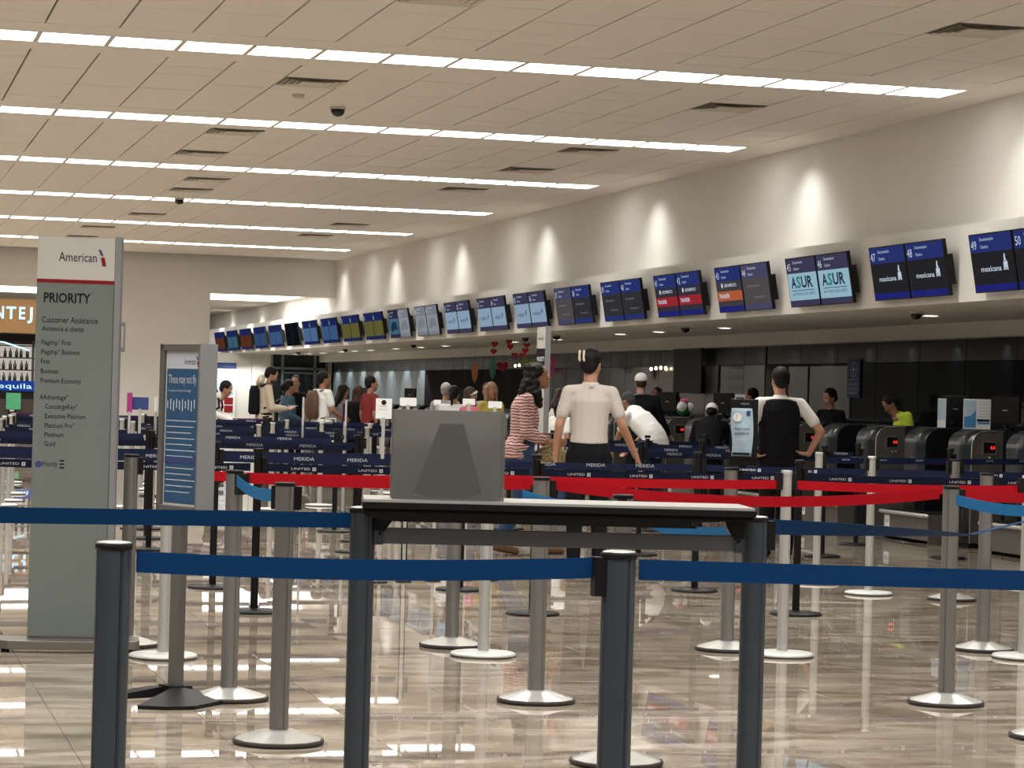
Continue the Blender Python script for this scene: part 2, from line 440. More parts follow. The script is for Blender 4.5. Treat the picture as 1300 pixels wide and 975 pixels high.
for r in range(-4, 6):
    yr = ROW0+r*ROWS
    xl = max(.0, yr*.052-.3) if r >= 0 else 99
    i = 0
    while r >= 0 and XE-TP*(i+.5) > xl:
        t = thing('ceiling_light', 'square ceiling light panel, %s from the wall end of the %s bright row' % (ORD[i], near[r]), 'ceiling light', (XE-TP*(i+.5), yr, CZ-.004))
        link('diffuser', lp, None, t); link('frame', lf, None, t); i += 1
    xr = XE-TP*i
    t = thing('ceiling_light', 'long run of ceiling light continuing the %s bright row out of the picture' % near[r] if r >= 0 else 'long ceiling light above the camera, %s row before the picture' % ORD[-r-1], 'ceiling light', (0, yr, CZ-.004))
    MB().box(-8.5, xr, -.30, .30, 0, .012).build('diffuser', pm, t)
    l = bpy.data.lights.new('row_light', 'AREA'); l.shape = 'RECTANGLE'; l.size = 17.0; l.size_y = .55; l.energy = ROW_W; l.spread = R(125); l.color = (1, .972, .925)
    o = bpy.data.objects.new('row_light', l); COL.objects.link(o); o.location = (.2, yr, CZ-.02)
# wall-washing spots standing on the ledge
for y in (15.4, 21.0, 26.6, 32.15, 37.7, 43.3, 48.85, 54.2, 60.8, 65.4, 70.6):
    l = bpy.data.lights.new('wall_wash', 'SPOT'); l.energy = COVE_W; l.spot_size = R(116); l.spot_blend = 1; l.color = (1, .985, .95); l.shadow_soft_size = .12
    o = bpy.data.objects.new('wall_wash', l); COL.objects.link(o); o.location = (9.98, y, CZ-.03 if y < 55 else 3.55); o.rotation_euler = (0, R(-16), 0)
l = bpy.data.lights.new('beyond_fill', 'AREA'); l.shape = 'RECTANGLE'; l.size = 4; l.size_y = 11; l.energy = 230; l.color = (1, .97, .92)  # added unseen area lamp, brightens the wall beyond the header
o = bpy.data.objects.new('beyond_fill', l); COL.objects.link(o); o.location = (7.5, 68.5, 3.6)
# air diffusers in the ceiling
vb = MB()
for a, b in ((.295, .25), (.235, .19), (.175, .13)):
    vb.add([(s*a, t*a, 0) for s, t in ((-1, -1), (1, -1), (1, 1), (-1, 1))]+[(s*b, t*b, .018) for s, t in ((-1, -1), (1, -1), (1, 1), (-1, 1))], [(0, 1, 5, 4), (1, 2, 6, 5), (2, 3, 7, 6), (3, 0, 4, 7)])
vb.box(-.12, .12, -.12, .12, .0, .008)
vm = vb.mesh('louvre'); vm.materials.append(m_('vent'))
vk = MB().box(-.3, .3, -.3, .3, .012, .02).mesh('backing'); vk.materials.append(m_('vent_dark'))
VS = [(8.5, 18.0), (4.25, 18.2), (4.25, 23.72), (8.5, 23.72), (4.25, 28.65), (8.5, 28.65), (4.25, 31.45), (8.5, 31.45), (8.5, 34.9), (4.86, 35.35), (4.9, 37.3), (4.9, 43.0), (8.5, 43.3), (8.5, 46.7), (4.45, 47.0), (4.45, 50.2)]
for n, (x, y) in enumerate(VS):
    t = thing('air_diffuser', 'square louvred air diffuser in the ceiling, %s nearest %s row' % (ORD[n], 'of the right' if x > 6 else 'of the left'), 'air vent', (x, y, CZ-.016))
    link('louvre', vm, None, t); link('backing', vk, None, t)
def dome(name, lab, loc, s=1.0):
    t = thing(name, lab, 'camera', loc)
    MB().lathe([(.085*s, 0), (.085*s, -.025*s)], 20).build('housing', 'vent', t)
    MB().lathe([(.078*s, -.025*s), (.07*s, -.06*s), (.045*s, -.09*s), (.01*s, -.1*s)], 20).build('dome', 'glass_black', t)
dome('dome_camera', 'dark dome camera on the ceiling between the first and second light rows', (4.874, 25.65, CZ))
dome('dome_camera', 'dark dome camera on the ceiling at the fourth light row', (4.95, 39.1, CZ))
for n, y in enumerate((24.5, 32.05, 38.4, 40.3, 48.85, 55.9, 62.0)):
    dome('dome_camera', 'small dome camera under the desk soffit, %s from the right' % ORD[n], (10.95, y, 2.38), .8)
# soffit downlights
dl = MB().lathe([(.085, 0), (.085, -.006)], 16).mesh('lens'); dl.materials.append(emis('down', (1, .95, .86), 7))
dr_ = MB().lathe([(.105, 0), (.105, -.004), (.088, -.008)], 16, cap=False).mesh('ring'); dr_.materials.append(m_('vent'))
for n, y in enumerate((20.5, 25.24, 31.87, 34.71, 36.58, 41.12, 44.0, 49.42, 51.67, 54.12, 56.95, 58.79, 60.48, 62.92, 64.9, 66.9)):
    x = 11.45 if y < 41 else 11.75
    t = thing('downlight', 'round downlight in the soffit over the desks, %s from the right' % ORD[n], 'ceiling light', (x, y, 2.379))
    link('lens', dl, None, t); link('ring', dr_, None, t)
    l = bpy.data.lights.new('downlight_lamp', 'SPOT'); l.energy = DOWN_W; l.spot_size = R(130); l.spot_blend = .8; l.color = (1, .94, .84); l.shadow_soft_size = .08
    o = bpy.data.objects.new('downlight_lamp', l); COL.objects.link(o); o.location = (x, y, 2.36)
def fill_spot(x, y, rot, e, size=62):  # added spots without fixtures, brighten the back and end walls
    l = bpy.data.lights.new('fill_spot', 'SPOT'); l.energy = e; l.spot_size = R(size); l.spot_blend = .5; l.color = (.92, 1, 1); l.shadow_soft_size = .02
    o = bpy.data.objects.new('fill_spot', l); COL.objects.link(o); o.location = (x, y, 2.19); o.rotation_euler = rot
y = 20.9
while y < 55:
    fill_spot(12.70, y, (0, R(-38), 0), SPOT_W*.22); y += 1.33 if y < 34 else 1.8
y = 56.2
while y < 67:
    fill_spot(12.45, y, (0, R(-22), 0), SPOT_W*4, 100); y += 1.72
for x in (9.3, 10.1, 10.8): fill_spot(x, 67.2, (R(24), 0, 0), SPOT_W*5, 120)
# ================================================================== SCREENS
tvb = MB().box(-.44, .44, 0, .035, -.275, .275).mesh('bezel'); tvb.materials.append(m_('black'))
tvm = MB().box(-.2, .2, .034, .10, -.15, .15).box(.18, .43, .034, .09, -.17, .12).mesh('wall_mount'); tvm.materials.append(m_('black'))
scr = {}
def scr_part(name, x0, x1, z0, z1, col, s, y=-.002):
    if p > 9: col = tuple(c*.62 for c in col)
    key = (name, x0, z0, z1, col)
    if key not in scr:
        m = MB().add([(x0, y, z0), (x1, y, z0), (x1, y, z1), (x0, y, z1)], [(0, 1, 2, 3)]).mesh(name)
        m.materials.append(emis('screen_%s_%.2f%.2f%.2f' % (name, *col), col, s*.8)); scr[key] = m
    return scr[key]
emis('screen_white', (.75, .85, 1), .55); emis('screen_teal', (.05, .32, .30), .5); emis('screen_dark', (.02, .05, .09), .5); emis('screen_grey', (.4, .45, .5), .35)
HDR = (.020, .032, .15); PUR = (.045, .04, .085)
SCH = {49: ('mex',), 47: ('mex',), 45: ('asur',), 43: ('orange', 'greyb'), 41: ('redb',), 39: ('dark',), 37: ('greyb', 'dark'), 35: ('vol',), 33: ('vol',), 31: ('vol',), 29: ('white',), 27: ('cyan', 'white'), 25: ('olive',), 23: ('olive',), 21: ('blue',), 19: ('vol2',), 17: ('off',), 15: ('blue',), 13: ('blue2',), 11: ('rust',), 9: ('cyan2',), 7: ('rust',)}
BODY = dict(mex=(.018, .017, .019), asur=(.28, .45, .55), orange=(.05, .045, .05), greyb=(.075, .065, .068), redb=(.035, .03, .04), dark=(.03, .03, .035), vol=(.24, .34, .45), white=(.38, .42, .46), cyan=(.08, .20, .30), olive=(.17, .16, .045), blue=(.07, .15, .33), vol2=(.11, .22, .42), off=(.006, .008, .012), blue2=(.05, .11, .24), rust=(.14, .045, .02), cyan2=(.06, .17, .25))
HC = dict(asur=PUR, vol=PUR, white=(.30, .32, .36), cyan=PUR, orange=HDR, greyb=(.06, .06, .12), off=(.006, .008, .012))
WHAT = dict(mex='dark picture and white logo', asur='pale blue picture with big letters', orange='orange band', greyb='dim grey picture', redb='red band', dark='dark picture', vol='pale blue picture', white='washed-out white picture', cyan='blue-green picture', olive='olive yellow picture', blue='mid blue picture', vol2='blue picture', off='almost black picture', blue2='deep blue picture', rust='rusty orange picture', cyan2='cyan picture')
n0 = 49
for p in range(22):
    num = 49-2*p
    yl = 21.38+2.3535*p
    for q in range(2):
        nn = num+q
        kind = SCH[num][min(q, len(SCH[num])-1)]
        y = yl-.44-.905*q
        t = thing('check_in_screen', 'wall screen with %s, %s one of %s pair from right' % (WHAT[kind], 'left' if q == 0 else 'right', ORD[p]), 'screen', (10.105, y, 2.712), rot=(R(10), 0, R(-90)))
        link('bezel', tvb, None, t); link('wall_mount', tvm, None, t)
        h = HC.get(kind, HDR); b = BODY[kind]
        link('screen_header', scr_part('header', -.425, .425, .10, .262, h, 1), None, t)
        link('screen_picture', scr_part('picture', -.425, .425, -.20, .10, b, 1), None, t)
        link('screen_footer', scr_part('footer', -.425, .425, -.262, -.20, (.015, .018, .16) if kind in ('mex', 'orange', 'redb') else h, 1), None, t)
        if kind == 'off' or p > 15: continue
        text(str(nn), t, (-.40, -.005, .13), .085, 'screen_white')
        if p > 11: continue
        text('Documentación', t, (-.21, -.005, .205), .032, 'screen_white')
        text('Check-in', t, (-.21, -.005, .135), .032, 'screen_white')
        if kind == 'mex':
            text('mexicana', t, (-.25, -.005, -.08), .052, 'screen_white', width=.42, bold=.01)
            b_ = MB()
            b_.prism([(.215, -.08), (.235, -.08), (.245, -.03), (.252, -.08), (.268, -.08), (.275, -.03), (.285, -.08), (.305, -.08), (.30, .0), (.222, .0)], -.006, -.005)
            b_.prism([(.235, .005), (.285, .005), (.265, .035), (.272, .06), (.255, .075), (.242, .05)], -.006, -.005)
            b_.build('logo', MT['screen_white'], t)
        elif kind == 'asur':
            text('A', t, (-.33, -.005, -.06), .125, 'screen_dark', bold=.03, width=.15)
            text('S', t, (-.175, -.005, -.06), .125, 'screen_teal', bold=.03, width=.13)
            text('UR', t, (-.03, -.005, -.06), .125, 'screen_dark', bold=.03, width=.33)
            text('AEROPUERTOS DEL SURESTE', t, (-.33, -.005, -.145), .03, 'screen_dark', width=.66)
            MB().box(-.33, .33, -.005, -.004, -.095, -.088).build('rule', MT['screen_dark'], t)
        elif kind in ('orange', 'redb'):
            c = (.40, .10, .04) if kind == 'orange' else (.30, .02, .03)
            link('screen_band', scr_part('band', -.425, .425, -.135, -.02, c, 1, -.004), None, t)
            text('AEROMEXICO', t, (-.15, -.006, .03), .04, 'screen_white', width=.42, bold=.01)
            MB().lathe([(.03, 0), (.03, .001)], 14).build('logo', MT['screen_white'], t, (-.22, -.006, .05), (R(90), 0, 0))
            text('TRANSFER', t, (-.36, -.006, -.10), .05, 'screen_white', width=.36, bold=.02)
        elif kind == 'vol':
            text('volaris', t, (-.28, -.005, -.09), .07, 'screen_dark', width=.42)
            MB().prism([(.2, -.03), (.235, -.09), (.255, -.03), (.235, .01)], -.006, -.005).build('logo', MT['screen_dark'], t)
        elif kind in ('greyb', 'dark'):
            text('Aeropuerto', t, (-.28, -.005, 0), .035, 'screen_grey', width=.4)
            text('Internacional', t, (-.1, -.005, -.13), .03, 'screen_grey', width=.35)
        elif kind in ('olive', 'cyan', 'white'):
            MB().prism([(-.3, -.12), (-.1, -.15), (.05, -.1), (.3, -.13), (.25, .02), (.05, .05), (-.2, .0)], -.006, -.005).build('picture_shape', MT['screen_dark' if kind != 'white' else 'screen_grey'], t)

t = thing('fire_alarm', 'small red alarm unit on the soffit at the far right', 'alarm', (12.0, 22.0, 2.379))
MB().box(-.09, .09, -.06, .06, -.05, 0).build('housing', 'print_red', t)
t = thing('smoke_detector', 'small round detector in the ceiling behind the nearest left air diffuser', 'detector', (4.30, 24.75, CZ))
MB().lathe([(.06, 0), (.06, -.02), (.04, -.04)], 18).build('housing', 'vent', t)
# ================================================================== QUEUE POSTS
def pole_mesh(r, z0, z1, matname, n=48):
    b = MB(); prof = []
    vs = []
    for z in (z0, z1):
        for i in range(n):
            a = 2*math.pi*i/n
            rr = r*(.86 if i % 12 == 3 else 1.0)
            vs.append((rr*math.cos(a), rr*math.sin(a), z))
    b.add(vs, [(i, (i+1) % n, n+(i+1) % n, n+i) for i in range(n)], 0, False)
    me = b.mesh('pole'); me.materials.append(m_(matname)); return me
def mk(mb, name, mats):
    me = mb.mesh(name)
    for k in mats: me.materials.append(m_(k))
    return me
PM = {}
PM['cone_base'] = mk(MB().lathe([(.173, .003), (.176, .010), (.174, .018), (.171, .020)], 48, mi=1).lathe([(.171, .019), (.062, .052), (.038, .055)], 12, mi=0, smooth=False), 'base', ['steel', 'rim'])
PM['disc_base'] = mk(MB().lathe([(.170, 0), (.172, .008)], 40, mi=1).lathe([(.172, .008), (.170, .018), (.160, .023), (.06, .030), (.03, .031)], 40, mi=0), 'base', ['base_white', 'rim'])
PM['black_base'] = mk(MB().lathe([(.168, 0), (.170, .008), (.160, .018), (.06, .026), (.03, .028)], 36), 'base', ['black'])
PM['alu_pole'] = pole_mesh(.0370, .05, .987, 'alu')
PM['dark_pole'] = pole_mesh(.0390, .05, .983, 'alu_dark')
PM['pale_pole'] = pole_mesh(.029, .03, .975, 'pale_alu')
PM['black_pole'] = pole_mesh(.024, .026, .965, 'black')
PM['cap'] = mk(MB().lathe([(.038, .985), (.0395, .988), (.0395, .997), (.037, 1.0)], 28), 'cap', ['black'])
PM['big_cap'] = mk(MB().lathe([(.040, .981), (.0425, .984), (.0425, .994), (.041, .996)], 28).lathe([(.040, .996), (.037, .999), (.02, 1.001)], 28, mi=1), 'cap', ['black', 'steel'])
PM['small_cap'] = mk(MB().lathe([(.030, .970), (.031, .974), (.031, .994), (.028, 1.0)], 24), 'cap', ['black'])
PM['pale_cap'] = mk(MB().lathe([(.030, .970), (.031, .974), (.031, .994), (.028, 1.0)], 24), 'cap', ['pale_alu'])
PM['cassette'] = mk(MB().box(-.014, .014, -.018, .018, .895, .985), 'belt_holder', ['black'])
PM['low_cassette'] = mk(MB().box(-.014, .014, -.018, .018, .85, .945), 'belt_holder', ['black'])
KIND = dict(cone=('cone_base', 'alu_pole', 'cap', .048), thick=('cone_base', 'dark_pole', 'big_cap', .048), pale=('disc_base', 'pale_pole', 'pale_cap', .042), slim=('black_base', 'black_pole', 'small_cap', .038))
def post(x, y, kind, label, group=None, hold=(0,), rz=0):
    t = thing('queue_post', label, 'barrier post', (x, y, 0), rz, group)
    b, p, c, d = KIND[kind]
    link('base', PM[b], None, t); link('pole', PM[p], None, t); link('cap', PM[c], None, t)
    cs = PM['low_cassette' if kind == 'slim' else 'cassette']
    for a in hold:
        link('belt_holder', cs, None, t, (d*math.cos(R(a)), d*math.sin(R(a)), 0), (0, 0, R(a)))
    return t
def belt(p0, p1, matname, label, z0=.957, z1=None, h=.048, sag=.012, tw=(0, 0), group=None, off=.05, words=None, n=14):
    z1 = z0 if z1 is None else z1
    a = Vector((p0[0], p0[1], 0)); b = Vector((p1[0], p1[1], 0))
    d = (b-a); L = d.length; d = d/L
    a2 = a+d*off; b2 = b-d*off
    nrm = Vector((-d.y, d.x, 0))
    if nrm.y > 0: nrm = -nrm
    M0 = MB(); vs = []
    for i in range(n+1):
        s = i/n
        c = a2.lerp(b2, s); z = z0+(z1-z0)*s-sag*4*s*(1-s)
        ang = R(tw[0]+(tw[1]-tw[0])*s)
        u = (Vector((0, 0, 1))*math.cos(ang)+nrm*math.sin(ang))*h/2
        th = nrm*math.cos(ang)*.0009-Vector((0, 0, 1))*math.sin(ang)*.0009
        c = Vector((c.x, c.y, z))
        vs += [c-u+th, c+u+th, c+u-th, c-u-th]
    fs = [(0, 1, 2, 3), (4*n+3, 4*n+2, 4*n+1, 4*n)]
    for i in range(n):
        k = 4*i
        for j in range(4): fs.append((k+j, k+(j+1) % 4, k+4+(j+1) % 4, k+4+j))
    M0.add(vs, fs)
    org = a
    M0.v = [tuple(Vector(v)-org) for v in M0.v]
    o = M0.build('barrier_belt', matname, None, tuple(org))
    tag(o, label, 'barrier belt', group)
    if words:
        s0, step, items = words
        k = 0; s = s0
        while s < (b2-a2).length-.2:
            for (txt, h_, dz, dx, wd, mt) in items:
                f = (s+dx)/(b2-a2).length
                z = z0-sag*4*f*(1-f)+dz
                pt = a2+d*(s+dx)+nrm*.003-org
                xd = d if d.x > 0 else -d
                if txt == '#': 
                    q = MB().add([(0, 0, 0), (h_, 0, 0), (h_, 0, h_), (0, 0, h_)], [(0, 1, 2, 3)])
                    e = q.build('emblem', mt, o, (pt.x, pt.y, z)); e.rotation_euler = (0, 0, math.atan2(xd.y, xd.x))
                    q = MB().add([(h_*.3, -.001, h_*.2), (h_*.45, -.001, h_*.2), (h_*.45, -.001, h_*.8), (h_*.3, -.001, h_*.8), (h_*.6, -.001, h_*.2), (h_*.75, -.001, h_*.2), (h_*.75, -.001, h_*.8), (h_*.6, -.001, h_*.8)], [(0, 1, 2, 3), (4, 5, 6, 7)])
                    e = q.build('emblem_lines', 'print_navy', o, (pt.x, pt.y, z)); e.rotation_euler = (0, 0, math.atan2(xd.y, xd.x))
                else: text(txt, o, (pt.x, pt.y, z), h_, mt, xd=xd, width=wd)
            s += step; k += 1
    return o
F1, F2, F3, F4 = (.591, 5.65), (1.547, 7.543), (1.737, 5.513), (2.745, 7.314)
P1, P2, P3, P4, P5, P6 = (1.636, 9.469), (2.998, 10.688), (4.901, 10.526), (2.796, 8.842), (1.646, 10.825), (6.209, 12.873)
P7, P8, P9, P10, P11 = (3.185, 13.066), (4.690, 12.885), (1.446, 13.093), (4.86, 9.408), (7.611, 16.293)
D1, D2, D3, D4 = (3.239, 12.589), (4.897, 12.586), (1.568, 12.519), (6.256, 12.462)
post(*F1, 'thick', 'dark blue-grey queue post closest to the camera at the left', hold=())
post(*F3, 'thick', 'dark grey queue post in front of the table, joining two blue belts', hold=(180,))
post(*F2, 'thick', 'dark grey queue post carrying the left end of the black table', hold=())
post(*F4, 'thick', 'dark grey queue post carrying the right end of the black table', hold=(0,))
post(*P1, 'cone', 'grey queue post between the poster stand and the table, with a wide faceted base', hold=(120, 0))
post(*P2, 'cone', 'grey queue post with bright faceted base behind the middle of the table', hold=(0,))
post(*P3, 'cone', 'grey queue post at right where a red belt meets a light blue belt', hold=(-30, 0), rz=.4)
post(*P4, 'cone', 'grey queue post half hidden behind the joining front post, light blue belt at its top', hold=(250,))
post(*P5, 'cone', 'grey queue post just right of the poster stand, light blue belt leaving it', hold=(-70, 0))
post(*P6, 'cone', 'grey queue post at the far right behind the light blue belt', hold=(0,))
post(*P7, 'cone', 'grey grooved post with faceted base seen under the table, left of a pale one', hold=(0,))
post(*P8, 'cone', 'grey queue post under the black question-mark sign', hold=(0,))
post(*P9, 'cone', 'grey grooved queue post right beside the tall priority sign', hold=(0,))
post(*P10, 'cone', 'grey queue post cut by the right edge, only its base in view', hold=(180, 90))
post(*P11, 'cone', 'grey queue post far right with its base behind the red and blue belt post', hold=(0, 180))
post(*D1, 'pale', 'pale queue post with a flat white disc base under the table middle', hold=(0, 180))
post(*D2, 'pale', 'pale queue post with flat white disc base where the upper red belt ends', hold=(0, 180))
post(*D3, 'pale', 'pale queue post with flat white disc base behind the poster stand', hold=(0,))
post(*D4, 'pale', 'pale queue post with flat white disc base at the right edge', hold=(0, 180))
post(7.178, 17.779, 'pale', 'pale post at the left end of the small-logo navy belt', hold=(0,))
post(7.171, 16.751, 'pale', 'pale post between navy belts, right of the upright vest man', hold=(0, 180))
# blue belts
belt((-2.2, 7.60), F2, 'blue', 'long blue belt crossing the picture above the closest post at left', .957, sag=.0, off=.036)
belt(F1, F3, 'blue', 'blue belt from the closest left post to the front middle post', .955, .960, sag=.012, off=.05)
belt(F3, (3.35, 5.62), 'blue', 'blue belt from the front middle post out of the right edge', .956, .922, sag=0, off=.05)
belt(F4, (4.15, 8.7), 'blue', 'slack blue belt going right from the table, twisting edge-on', .965, .875, sag=-.002, tw=(0, 82), off=.05)
belt((4.10, 8.66), P10, 'blue', 'thin edge-on end of the slack blue belt by the right edge', .875, .93, sag=0, tw=(82, 80), off=.01)
belt(P5, P1, 'light_blue', 'short light blue belt drooping between two posts right of the poster stand', .957, sag=.03, off=.07)
belt(P4, F4, 'light_blue', 'light blue belt half hidden behind the black table', .955, sag=.05, off=.06)
belt((2.82, 10.4), P4, 'light_blue', 'scrap of light blue belt over the cap of the post behind the table', .93, .945, sag=.02, off=.05)
belt(P3, P10, 'light_blue', 'light blue belt sagging from the red belt post to the right edge', .94, .94, sag=.02, off=.06)
# red belts
belt(P5, P2, 'red', 'red belt between the grey posts, left of and behind the table case', .967, sag=.010)
belt(P2, P3, 'red', 'bright red belt sagging behind the table toward the right', .967, .963, sag=.055, off=.055)
belt(P3, (6.9, 11.6), 'red', 'red belt going right behind the light blue belt', .955, sag=.02)
belt(D3, D1, 'red', 'farther red belt behind the poster stand and the table case', .918, sag=.012)
belt(D1, D2, 'red', 'farther red belt passing behind the middle grooved post', .922, sag=.008)
belt(D2, D4, 'red', 'farther red belt right of the upper belt post', .922, sag=.01)
# navy rows
UN = [('UNITED', .015, -.010, 0, .115, 'print_white'), ('#', .022, -.014, .13, 0, 'print_white')]
ME = [('MERIDA', .024, .0, 0, .14, 'print_grey')]
def navy_row(y, xs, kinds, words, rowname, z=.885, mt='navy', first=0, skip=()):
    for i, x in enumerate(xs):
        side = ORD[i]
        yy = y+(.03 if i % 2 else -.03)
        if kinds[i] == 's': post(x, yy, 'slim', 'black slim post in the %s, %s from its left end' % (rowname, side), hold=(0,))
        elif kinds[i] == 'w': post(x, yy, 'pale', 'pale post in the %s, %s from its left end' % (rowname, side), hold=(0, 180))
    for i in range(len(xs)-1):
        if i in skip: continue
        belt((xs[i], y+(.03 if i % 2 else -.03)), (xs[i+1], y+(-.03 if i % 2 else .03)), mt, '%s belt in the %s, %s span from its left end' % ('purple' if mt == 'purple' else 'navy blue', rowname, ORD[i]), z, sag=.006, words=words, off=.045, n=8)
navy_row(15.05, [.68, 2.433, 4.176, 5.954, 7.73, 9.45], 'ssssss', (.16, .415, UN), 'nearest lettered navy row')
navy_row(16.9, [.69, 2.442, 4.161, 5.906], 'ssss', (.12, .37, ME), 'second lettered navy row')
belt((5.906, 16.9), (7.171, 16.751), 'navy', 'navy belt reaching the pale post right of the vest man', .885, sag=.004, words=(.25, .415, UN))
belt((7.171, 16.751), P11, 'navy', 'short navy belt between a pale post and the far right faceted post', .885, sag=.002)
belt((7.171, 16.75), (9.5, 16.6), 'navy', 'second navy belt at far right with white lettering', .885, sag=.004, words=(.3, .5, UN))
LG = [('american', .018, 0, 0, .085, 'print_grey')]
belt((7.178, 17.779), (9.7, 18.9), 'navy', 'uppermost navy belt at far right with small white airline logos', .94, sag=.004, words=(.2, .42, LG))
navy_row(18.8, [.7, 2.45, 4.18], 'sss', None, 'third navy row', .87)
navy_row(20.85, [.75, 2.468, 4.204], 'sss', (.3, .45, ME), 'fourth navy row', .89)
navy_row(22.4, [.9, 2.633, 4.547], 'sss', None, 'fifth navy row', .88)
navy_row(23.94, [1.0, 2.8, 4.62], 'sss', (.2, .5, ME), 'sixth navy row', .89)
navy_row(26.2, [1.54, 2.9, 4.22, 5.4], 'wwww', (.25, .48, ME), 'seventh navy row', .885)
navy_row(28.2, [1.70, 3.0, 4.70, 6.2], 'wwww', (.1, .48, ME), 'eighth navy row', .885)
navy_row(29.4, [1.84, 3.6, 5.49, 6.09], 'wwww', None, 'ninth navy row', .89)
navy_row(31.3, [2.0, 3.7, 5.4, 7.1], 'wsws', (.2, .5, ME), 'tenth navy row', .89)
navy_row(33.2, [2.1, 3.8, 5.5, 7.2], 'swsw', None, 'eleventh navy row', .9)
navy_row(34.9, [2.2, 4.0, 5.7, 7.4], 'wwsw', (.2, .6, ME), 'twelfth navy row', .92)
navy_row(35.9, [2.3, 4.1, 5.9], 'sss', (.3, .8, LG), 'purple row farthest back', .93, 'purple')
navy_row(20.9, [6.75, 8.5, 9.7], 'sss', (.2, .37, ME), 'right-hand row nearest the desks', .885)
navy_row(22.8, [7.0, 8.0, 9.6], 'sss', (.2, .37, ME), 'second right-hand row', .885)
navy_row(24.8, [6.6, 8.1, 9.6], 'sss', (.3, .40, ME), 'third right-hand row', .885)
navy_row(27.0, [6.9, 7.7, 9.5], 'sss', None, 'fourth right-hand row', .885)
# ================================================================== TABLE ON THE FRONT POSTS
ta = math.atan2(F4[1]-F2[1], F4[0]-F2[0])
tl = math.hypot(F4[0]-F2[0], F4[1]-F2[1])
t = thing('inspection_table', 'narrow black-edged table spanning two dark posts, with grey rail below', 'table', (F2[0], F2[1], 0), ta)
MB().box(.0, tl-.03, -.17, .15, 1.022, 1.030, 0).build('tabletop', 'pale_alu', t)
MB().box(-.004, tl-.026, -.175, .155, 1.003, 1.0215, 0).build('edge', 'black', t)
MB().prism([(.0, 1.003), (.0, .985), (.02, .975), (.08, .965), (.98, .965), (1.0, .965), (1.0, .985), (tl-.04, .99), (tl-.03, 1.003)], -.165, -.02).prism([(.11, .966), (.11, .962), (1.02, .962), (1.02, .966)], -.12, 0).build('apron', 'black_matt', t)
for a, s in ((.036, 1), (tl-.036, -1)):
    MB().prism([(a, 1.003), (a, .93), (a+s*.03, .925), (a+s*.055, .96), (a+s*.07, 1.003)], -.03, .03).build('bracket', 'black', t)
    r_ = MB().box(min(a, a+s*.028), max(a, a+s*.028), -.022, .022, .885, .95).build('rail_clamp', 'alu_dark', t)
    MB().lathe([(.005, 0), (.005, .003)], 12).build('screw', 'black', r_, (a+s*.018, -.0222, .92), (R(90), 0, 0))
MB().box(.062, tl-.062, -.012, .012, .888, .937).build('rail', 'grey_rail', t, bevel=.002)
# acrylic case on it
t = thing('display_case', 'grey frosted acrylic case standing on the black table', 'case', (1.79, 7.46, 1.0305), ta+.02)
mc = bpy.data.materials.new('frosted_acrylic'); mc.use_nodes = True
nt = mc.node_tree; pb = nt.nodes['Principled BSDF']; pb.inputs['Base Color'].default_value = (.17, .17, .16, 1); pb.inputs['Roughness'].default_value = .35
tr = nt.nodes.new('ShaderNodeBsdfTransparent'); mx = nt.nodes.new('ShaderNodeMixShader'); mx.inputs[0].default_value = .42
nt.links.new(tr.outputs[0], mx.inputs[1]); nt.links.new(pb.outputs[0], mx.inputs[2]); nt.links.new(mx.outputs[0], nt.nodes['Material Output'].inputs[0])
MT['frosted'] = mc
MB().box(-.172, .172, -.06, -.055, 0, .272).build('front_pane', 'frosted', t)
MB().box(-.172, .172, .055, .06, 0, .272).build('back_pane', 'case_grey', t)
for s in (-1, 1): MB().box(min(s*.172, s*.168), max(s*.172, s*.168), -.055, .055, 0, .272).build('side_pane', 'frosted', t)
MB().prism([(-.103, .022), (-.06, .006), (.04, .0), (.104, .022), (.045, .232), (-.028, .232)], -.045, -.035).build('support_plate', 'alu_dark', t)
MB().prism([(-.03, .0), (-.02, .232), (.045, .232), (.104, .022), (.05, .0)], -.035, -.025).build('support_web', 'black', t)
MB().box(-.166, .166, -.054, .054, 0, .004).build('floor_pane', 'brushed_case', t)
# ================================================================== TALL PRIORITY SIGN
def wordmark(par, x, z, h, y, mt='print_black', w=None):
    text('American', par, (x, y, z), h, mt, width=w)
    wd = w if w else h*4.2
    MB().prism([(x+wd+h*.15, z+h*1.35), (x+wd+h*.42, z+h*1.30), (x+wd+h*.72, z+h*.62), (x+wd+h*.40, z+h*.75)], y-.001, y).build('emblem_top', 'print_navy', par)
    MB().prism([(x+wd+h*.42, z+h*.5), (x+wd+h*.82, z+h*.5), (x+wd+h*1.0, z-h*.4), (x+wd+h*.62, z-h*.4)], y-.001, y).build('emblem_tail', 'print_red', par)
t = thing('priority_sign', 'tall white and grey-green priority lane sign standing at the left', 'sign', (1.13, 12.93, 0), R(-5))
MB().box(-.205, .185, -.045, .045, .07, 2.105).build('panel', 'sign_grey', t, bevel=.003)
MB().box(-.2045, .1845, -.0465, -.045, 1.885, 2.104).build('header', 'sign_white', t)
MB().box(-.2045, .1845, -.0475, -.0465, 1.872, 1.890).build('red_line', 'print_red', t)
MB().prism([(.186, -.05), (.215, -.05), (.227, -.03), (.227, .04), (.186, .05)], .07, 2.115, 'z').build('side_profile', 'sign_side', t)
h_ = MB().box(.226, .244, -.03, .02, 1.53, 1.55).box(.226, .244, -.03, .02, 1.66, 1.68).box(.238, .248, -.03, .02, 1.53, 1.68).build('clip', 'sign_side', t)
MB().prism([(-.36, -.16), (-.30, -.20), (.0, -.225), (.34, -.19), (.36, -.15), (.36, .06), (-.36, .06)], .018, .062, 'z').build('base', 'desk_steel', t, bevel=.004)
for a in (-.31, .31): MB().box(a-.02, a+.02, -.15, .04, 0, .02).build('foot', 'black', t)
